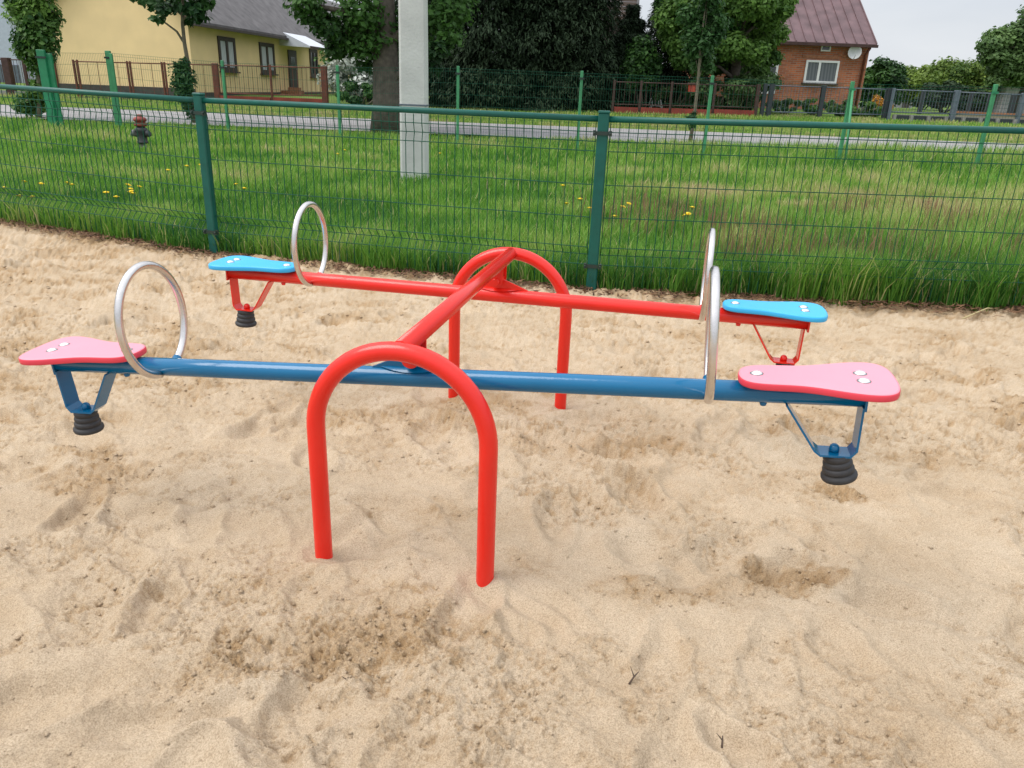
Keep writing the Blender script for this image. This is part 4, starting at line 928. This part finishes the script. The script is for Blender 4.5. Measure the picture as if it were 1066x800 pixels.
# dark spruces
def spruce(name, label, x, y, h, R0, seed, n=15000, group=None, vis=7.5):
    r = np.random.default_rng(seed); z0 = gnd_z(x, y); T = thing(name, (x, y, z0), label, 'tree', group)
    m = MB(); m.tube([(x, y, z0-.2), (x, y, z0+h*.5), (x, y, z0+h)], [.22, .13, .02], 8); m.build('trunk', M['bark'], T)
    zs_ = z0+.15+(min(h, vis)-.3)*r.random(n)**.9; zs2 = z0+vis+(h-vis)*r.random(n//5) if h > vis else np.zeros(0); zs_ = np.concatenate([zs_, zs2]); n = len(zs_)
    az = r.random(n)*6.283; layer = np.floor((zs_-z0)*2.2)/2.2; nb = 9
    azb = (np.floor(az/6.283*nb)+.5)/nb*6.283+layer*2.1+r.normal(0, .16, n)
    t = r.random(n)**.55; Rm = R0*(1-(zs_-z0)/h)**.8*(.72+.5*vnoise(azb*1.7+seed, zs_*1.3, seed)); rr = Rm*t
    z = z0+layer+.45*r.random(n)-.28*(t**2)*Rm*.9+.12*t
    C = np.stack([x+np.cos(azb)*rr, y+np.sin(azb)*rr, np.maximum(z, z0+.02)], 1)
    out_ = np.stack([np.cos(azb), np.sin(azb), -.30+0*az], 1)+r.normal(0, .55, (n, 3)); out_ /= np.linalg.norm(out_, axis=1)[:, None]
    sd_ = np.cross(out_, np.array([0, 0, 1.])+r.normal(0, .4, (n, 3))); sd_ /= np.linalg.norm(sd_, axis=1)[:, None]
    L = r.uniform(.07, .17, n)[:, None]; W_ = r.uniform(.03, .07, n)[:, None]; dr_ = np.array([0, 0, -1.])
    V = np.stack([C-sd_*W_/2, C+sd_*W_/2, C+out_*L+sd_*W_*.2+dr_*L*.35, C+out_*L-sd_*W_*.2+dr_*L*.35], 1).reshape(-1, 3)
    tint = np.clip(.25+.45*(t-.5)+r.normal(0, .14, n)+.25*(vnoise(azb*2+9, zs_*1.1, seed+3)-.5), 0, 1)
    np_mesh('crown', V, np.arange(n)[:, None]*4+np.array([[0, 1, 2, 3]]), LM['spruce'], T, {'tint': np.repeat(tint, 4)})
for px, Y, h, R0, lb in ((455, 31.5, 12, 2.3, 'dark spruce directly right of the concrete pole'), (505, 30.6, 11, 2.5, 'dark spruce with drooping sprays, second from the concrete pole'), (560, 31.2, 13, 2.7, 'tallest dark spruce in the middle of the row behind the roadside fence'),
                         (600, 30.8, 11, 2.0, 'dark spruce below and left of the plank gable'), (652, 32.0, 3.5, 1.8, 'short dark spruce right under the plank gable'), (700, 33.0, 8, 1.8, 'dark spruce half hidden behind the bright green broadleaf tree'),
                         (430, 35.5, 13, 2.8, 'dark spruce in the back row behind the concrete pole'), (530, 36, 14, 3.0, 'dark spruce in the back row behind the gap of the two left spruces'), (568, 36.5, 14, 2.6, 'dark spruce in the back row left of the plank gable')):
    p = at(px, 100, Y); spruce('spruce_tree', lb, p[0], Y, h, R0, int(px), 46000 if Y < 34 else 20000, 'dark spruces behind the brown fence')
# bright broadleaf tree in the middle right
x0, y0 = at(762, 100, 30.5)[0], 30.5; zz = gnd_z(x0, y0)
bl = []
R_ = random.Random(4)
for px, py, s in ((700, 20, .7), (715, 5, .8), (735, 0, .9), (760, 5, .9), (785, 2, .8), (800, 18, .65), (808, 35, .5), (795, 40, .6), (770, 25, .8), (745, 25, .8), (722, 35, .7), (706, 45, .6), (735, 50, .7), (760, 48, .7), (785, 55, .6), (803, 60, .45), (772, 70, .55), (790, 75, .45), (750, 68, .5), (730, 68, .5), (712, 62, .5), (695, 35, .4), (762, 84, .3), (784, 88, .3), (694, 5, .5), (720, -30, 1.0), (760, -35, 1.1), (795, -25, .9), (740, -70, 1.2), (780, -65, 1.), (815, 0, .5), (818, 12, .3)):
    bl.append((at(px, py, y0+R_.uniform(-1.2, 1.)), (s, s, s*.72)))
tree('broadleaf_tree', 'bright green bushy broadleaf tree left of the brick house', (x0, y0, zz), (x0, y0, 6.5), .22, bl, 62000, .105, LM['bright'], M['bark'], 31, nl=24, shell=.35)
# thin young tree in front of it
q = gp(719, 131); yb = q[1]; yb = 18.9
bl = [(at(px, py, yb+R_.uniform(-.3, .3)), (s, s, s)) for px, py, s in ((728, 20, .35), (740, 10, .3), (722, 35, .3), (733, 45, .32), (720, 52, .22), (745, 38, .25), (735, 62, .25), (726, 68, .18), (740, 72, .15), (738, -8, .4), (715, 15, .25), (748, 22, .25), (720, 130, .10), (722, 120, .10), (717, 124, .12))]
tree('thin_young_tree', 'thin young tree with a bare stem standing in front of the bright green tree', at(720, 133, yb)*np.array([1, 1, 0]), at(738, 0, yb), .045, bl, 4200, .07, LM['young'], M['bark2'], 33, nl=8, shell=.1, bias=.12)
# twin bare stems beside the spruces
q = at(668, 118, 30.2)
T = thing('bare_stems_shrub', (q[0], 30.2, gnd_z(q[0], 30.2)), 'shrub with three thin dark bare stems left of the white garden chair', 'shrub')
m = MB()
for px, tx in ((665, 663), (669, 668), (672, 673)): m.tube([at(px, 120, 30.2), at(tx, 95, 30.2), at(tx+1, 78, 30.2)], [.035, .03, .015], 6)
m.build('stem', M['bark'], T)
crown_mesh('foliage', [(at(px, py, 30.2), (s, s, s*1.1)) for px, py, s in ((662, 70, .55), (672, 80, .5), (668, 58, .6), (658, 85, .35), (680, 68, .4))], 3800, .10, LM['maple'], T, 37)
# other shrubs and trees
def shrub(name, label, px, py, Y, w_, h, n, size, lm, seed, group=None, cat='shrub', z0=None, **kw):
    p = at(px, py, Y); z = gnd_z(p[0], Y) if z0 is None else z0; nb = max(16, int(w_*h*5))
    bl_ = blobs_in((p[0], Y, z+h*.55), (w_/2, min(w_/2, 1.4), h*.42), nb, min(w_, h)*.21, seed)
    T = thing(name, (p[0], Y, z), label, cat, group)
    m = MB(); r = random.Random(seed)
    for i in range(5): b = bl_[i % len(bl_)][0]; m.tube([(p[0]+r.uniform(-.1, .1), Y, z-.1), ((p[0]+b[0])/2, (Y+b[1])/2, (z+b[2])/2+.1), tuple(b)], [.05, .035, .012], 6)
    m.build('stem', M['bark2'], T); crown_mesh('foliage', bl_, n, size, lm, T, seed, **kw); return T
shrub('flowering_shrub', 'shrub covered in white blossom under the maple beside the yellow house', 372, 75, 30.5, 1.9, 2.2, 5200, .10, LM['whitefl'], 41)
shrub('green_shrub', 'rounded green shrub behind the roadside verge left of the maple trunk', 378, 105, 29.4, 2.4, .95, 5200, .08, LM['maple'], 42)
shrub('green_shrub', 'dark bush with reddish flowers growing behind the white blossom shrub', 385, 85, 33.0, 3.0, 2.8, 5200, .12, LM['maple'], 43)
for px, Y, w_, h, lb in ((705, 31.2, 2.2, .9, 'low grey green bush right of the white garden chair'), (745, 30.0, 2.2, 1.35, 'dark green bush behind the brown fence under the bright tree'), (778, 30.2, 1.6, 1.5, 'green bush behind the last bay of the brown fence')):
    shrub('garden_bush', lb, px, 105, Y, w_, h, 4200, .09, LM['dull'], px, 'bushes behind the brown fence')
for px, Y, w_, h, lm, lb in ((818, 31.5, 1.8, .55, 'dull', 'low plant with pale leaves at the left foot of the brick wall'), (846, 31.5, 1.3, .6, 'bright', 'bright green plant below the white window of the brick house'), (880, 31.0, 2.0, .6, 'dull', 'leafy plant right of the bright one below the satellite dish'), (900, 30.8, 1.6, .55, 'bright', 'green plant at the foot of the brick house downpipe')):
    shrub('garden_plant', lb, px, 115, Y, w_, h, 2200, .07, LM[lm], px+1, 'plants along the brick wall')
shrub('orange_flowers', 'clump of orange flowers right of the brick house corner', 911, 113, 31.5, .9, .75, 900, .07, LM['orange'], 52, cat='flowers')
shrub('garden_tree', 'rounded green tree right behind the corner of the brick house', 913, 90, 44, 2.4, 2.5, 9000, .12, LM['maple'], 53, cat='tree')
shrub('garden_tree', 'pale blue green tree far off between the brick house and the yellow green hedge', 935, 90, 80, 9.5, 3.2, 8000, .3, LM['bluegreen'], 54, cat='tree')
shrub('garden_tree', 'yellow green bushy tree above the left part of the panel fence', 965, 90, 52, 5.0, 2.6, 12500, .13, LM['yellowgreen'], 55, cat='tree')
shrub('garden_tree', 'tall yellow green bushy tree above the blue grey fence post', 996, 90, 50, 4.6, 2.9, 12500, .13, LM['yellowgreen'], 56, cat='tree')
shrub('garden_tree', 'mid green bushy tree left of the big tree at the right edge', 1022, 90, 51, 3.6, 2.5, 10000, .13, LM['dull'], 57, cat='tree')
shrub('dark_bush', 'dark round bush behind the panel fence right of the pale shed', 984, 106, 40, 3.6, 1.3, 9000, .12, LM['spruce'], 58, bias=.35)
for i, (px, Y, w_, h) in enumerate(((870, 110, 22, 7), (950, 130, 26, 7), (1010, 120, 24, 8), (1090, 110, 26, 9), (1160, 90, 24, 9))):
    pass
tl = []
r = random.Random(8)
for i in range(70): tl.append(((at(780+i*8, 95, 140)[0], 140+r.uniform(-8, 8), 1.6+r.uniform(0, 1.4)), (5, 4, 2.6+r.uniform(-.8, .8))))
for i in range(80): tl.append(((-130+i*2.6, 150+r.uniform(-8, 8), 2+r.uniform(0, 1.5)), (6, 4, 3)))
tag(crown_mesh('far_woodland', tl, 42000, .8, LM['bluegreen'], None, 91, shell=.5), 'hazy blue green woodland along the horizon', 'woodland', kind='stuff')
# right edge tree
b0 = at(1056, 112, 42.0); z0 = gnd_z(b0[0], 42)
bl = [(at(px, py, 42+R_.uniform(-1.2, 1.2)), (s, s, s*.62)) for px, py, s in ((1034, 60, .7), (1030, 48, .6), (1046, 50, .9), (1040, 40, .8), (1058, 38, 1.0), (1070, 45, 1.1), (1052, 62, .9), (1064, 66, .9), (1042, 72, .7), (1056, 80, .8), (1072, 78, .9), (1080, 60, 1.2), (1085, 35, 1.2), (1100, 50, 1.4), (1066, 28, .6), (1090, 15, 1.2), (1110, 25, 1.4), (1105, 70, 1.2), (1125, 50, 1.5), (1036, 84, .5))]
tree('spreading_tree', 'wide spreading green tree cut by the right edge of the sky', (b0[0], 42, z0), (b0[0]+1.2, 42, 5.5), .22, bl, 34000, .14, LM['dull'], M['bark'], 61, nl=18, shell=.4, bias=.1)

# small things in the gardens
q = at(683, 111, 30.6); zq = gnd_z(q[0], 30.6)
T = thing('garden_chair', (q[0], 30.6, zq), 'small white garden chair on the grass between the dark stems and the bush', 'chair')
k_ = at(683, 108, 30.6)[2]-.20
m = MB()
for sx in (-.20, .20): m.tube([(q[0]+sx, 30.5, zq), (q[0]+sx, 30.52, k_+.12)], .018, 6); 
m.tube([(q[0]-.2, 30.85, zq), (q[0]-.2, 30.8, k_+.12)], .018, 6); m.tube([(q[0]+.2, 30.85, zq), (q[0]+.2, 30.8, k_+.12)], .018, 6); m.build('legs', M['white'], T)
m = MB(); m.box((q[0], 30.66, k_+.13), (.46, .40, .035)); m.build('seat', M['white'], T)
m = MB(); m.tube([(q[0]-.24+.48*t, 30.86, k_+.13+.36*math.sin(math.pi*t)**.6) for t in np.linspace(0, 1, 12)], .025, 6)
for sx in (-.12, 0, .12): m.tube([(q[0]+sx, 30.86, k_+.13), (q[0]+sx, 30.87, k_+.45)], .016, 6)
m.build('backrest', M['white'], T)
q = at(720, 92, 29.2); T = thing('letter_box', (q[0], 29.2, q[2]-.15), 'small red letter box on the brown fence left of the thin young tree', 'letter box')
m = MB(); m.bbox((q[0], 29.0, q[2]), (.30, .14, .24), .02); m.build('box', mat('red_enamel', (.45, .06, .03), .5), T)
m = MB(); m.prism([(q[0]-.18, 28.9, q[2]+.11), (q[0]+.18, 28.9, q[2]+.11), (q[0]+.18, 29.1, q[2]+.16), (q[0]-.18, 29.1, q[2]+.16)], (0, 0, .02)); m.build('lid', M['dbrown'], T)
q = at(897, 114, 30.9); o = MB().lathe([(.10, 0), (.13, .15), (.13, .28), (.09, .30)], (q[0], 30.9, q[2]-.05), 14).build('white_bucket', M['white']); tag(o, 'small white bucket at the foot of the brick house downpipe', 'bucket')
q = at(805, 86, 28.9); 

# flowers
stem_ = None
FL = [(6, 196), (18, 189), (20, 203), (39, 190), (38, 206), (66, 190), (74, 192), (125, 193), (131, 195), (139, 193), (141, 197), (138, 204), (120, 206), (207, 172), (193, 175), (173, 178), (253, 198), (250, 192), (603, 209), (614, 217), (592, 211), (643, 214), (641, 226), (715, 220), (722, 223), (585, 193), (458, 160), (355, 157), (349, 162), (650, 212), (720, 217), (110, 199)]
proto = None
def flower_proto():
    T = thing('yellow_flower', (0, 0, 0), 'small yellow wild flower in the grass behind the green mesh fence', 'flower', 'yellow wild flowers in the lawn')
    MB().tube([(0, 0, 0), (.006, .004, .10), (.002, 0, .20)], .0025, 5).build('stem', M['stem'], T, local=True)
    m = MB()
    for k in range(12):
        a = k*math.pi/6; c, s = math.cos(a), math.sin(a); R1 = .021
        m.add([(0, 0, .198), (R1*.7*c-.006*s, R1*.7*s+.006*c, .206), (R1*c, R1*s, .203), (R1*.7*c+.006*s, R1*.7*s-.006*c, .206)], [(0, 1, 2, 3)])
    m.lathe([(.004, .195), (.009, .204), (.006, .210), (.001, .211)], (0, 0, 0), 8); m.build('flower_head', M['petal'], T, local=True); return T
rr_ = random.Random(9)
for i, (px, py) in enumerate(FL):
    P = gp(px, py, .19)
    if i == 0: o = proto = flower_proto()
    else:
        o = proto.copy(); COL.objects.link(o)
        for ch in proto.children: c_ = ch.copy(); COL.objects.link(c_); c_.parent = o
    o.location = (P[0], P[1], gnd_z(P[0], P[1])+rr_.uniform(-.02, .01)); o.rotation_euler = (rr_.uniform(-.1, .35), rr_.uniform(-.2, .2), rr_.uniform(0, 6)); k = 1.15+.05*rr_.random()*P[1]/2; o.scale = (k, k, 1)
# twigs on the sand
for i, (px, py, L, a, lb) in enumerate(((660, 705, .045, .9, 'small dark forked twig on the sand in front of the seesaw'), (752, 772, .030, 1.3, 'short dark twig beside the footprint at the bottom of the sand'), (340, 500, .035, 1.7, 'thin dry twig standing in the sand left of the front arch leg'), (363, 712, .03, 1.9, 'tiny dark twig in the damp sand below the front arch'))):
    P = gp(px, py); Z_, _d = sand_height(np.array([[P[0]]]), np.array([[P[1]]])); z = float(Z_[0, 0])+.008
    T = thing('twig', (P[0], P[1], z), lb, 'twig')
    m = MB(); d = np.array([math.cos(a), math.sin(a), .12])*L*.8
    m.tube([P*0+np.array([P[0], P[1], z])-d*.5, np.array([P[0], P[1], z+.004]), np.array([P[0], P[1], z+.002])+d*.5], [.0022, .0018, .0008], 6); m.tube([np.array([P[0], P[1], z+.004]), np.array([P[0], P[1], z+.006])+np.array([math.cos(a+.9), math.sin(a+.9), .2])*L*.5], [.0015, .0005], 5)
    m.build('stick', M['twig'], T)
# dry grass blade lying at the right sand edge
o = MB().tube([gp(1002, 332, .015), gp(1016, 326, .03), gp(1028, 321, .05), gp(1040, 322, .03)], [.004, .005, .004, .002], 5).build('dry_stalk', mat('straw', (.45, .38, .2), .8)); tag(o, 'pale dry stalk lying on the sand edge under the right part of the mesh fence', 'dry stalk')
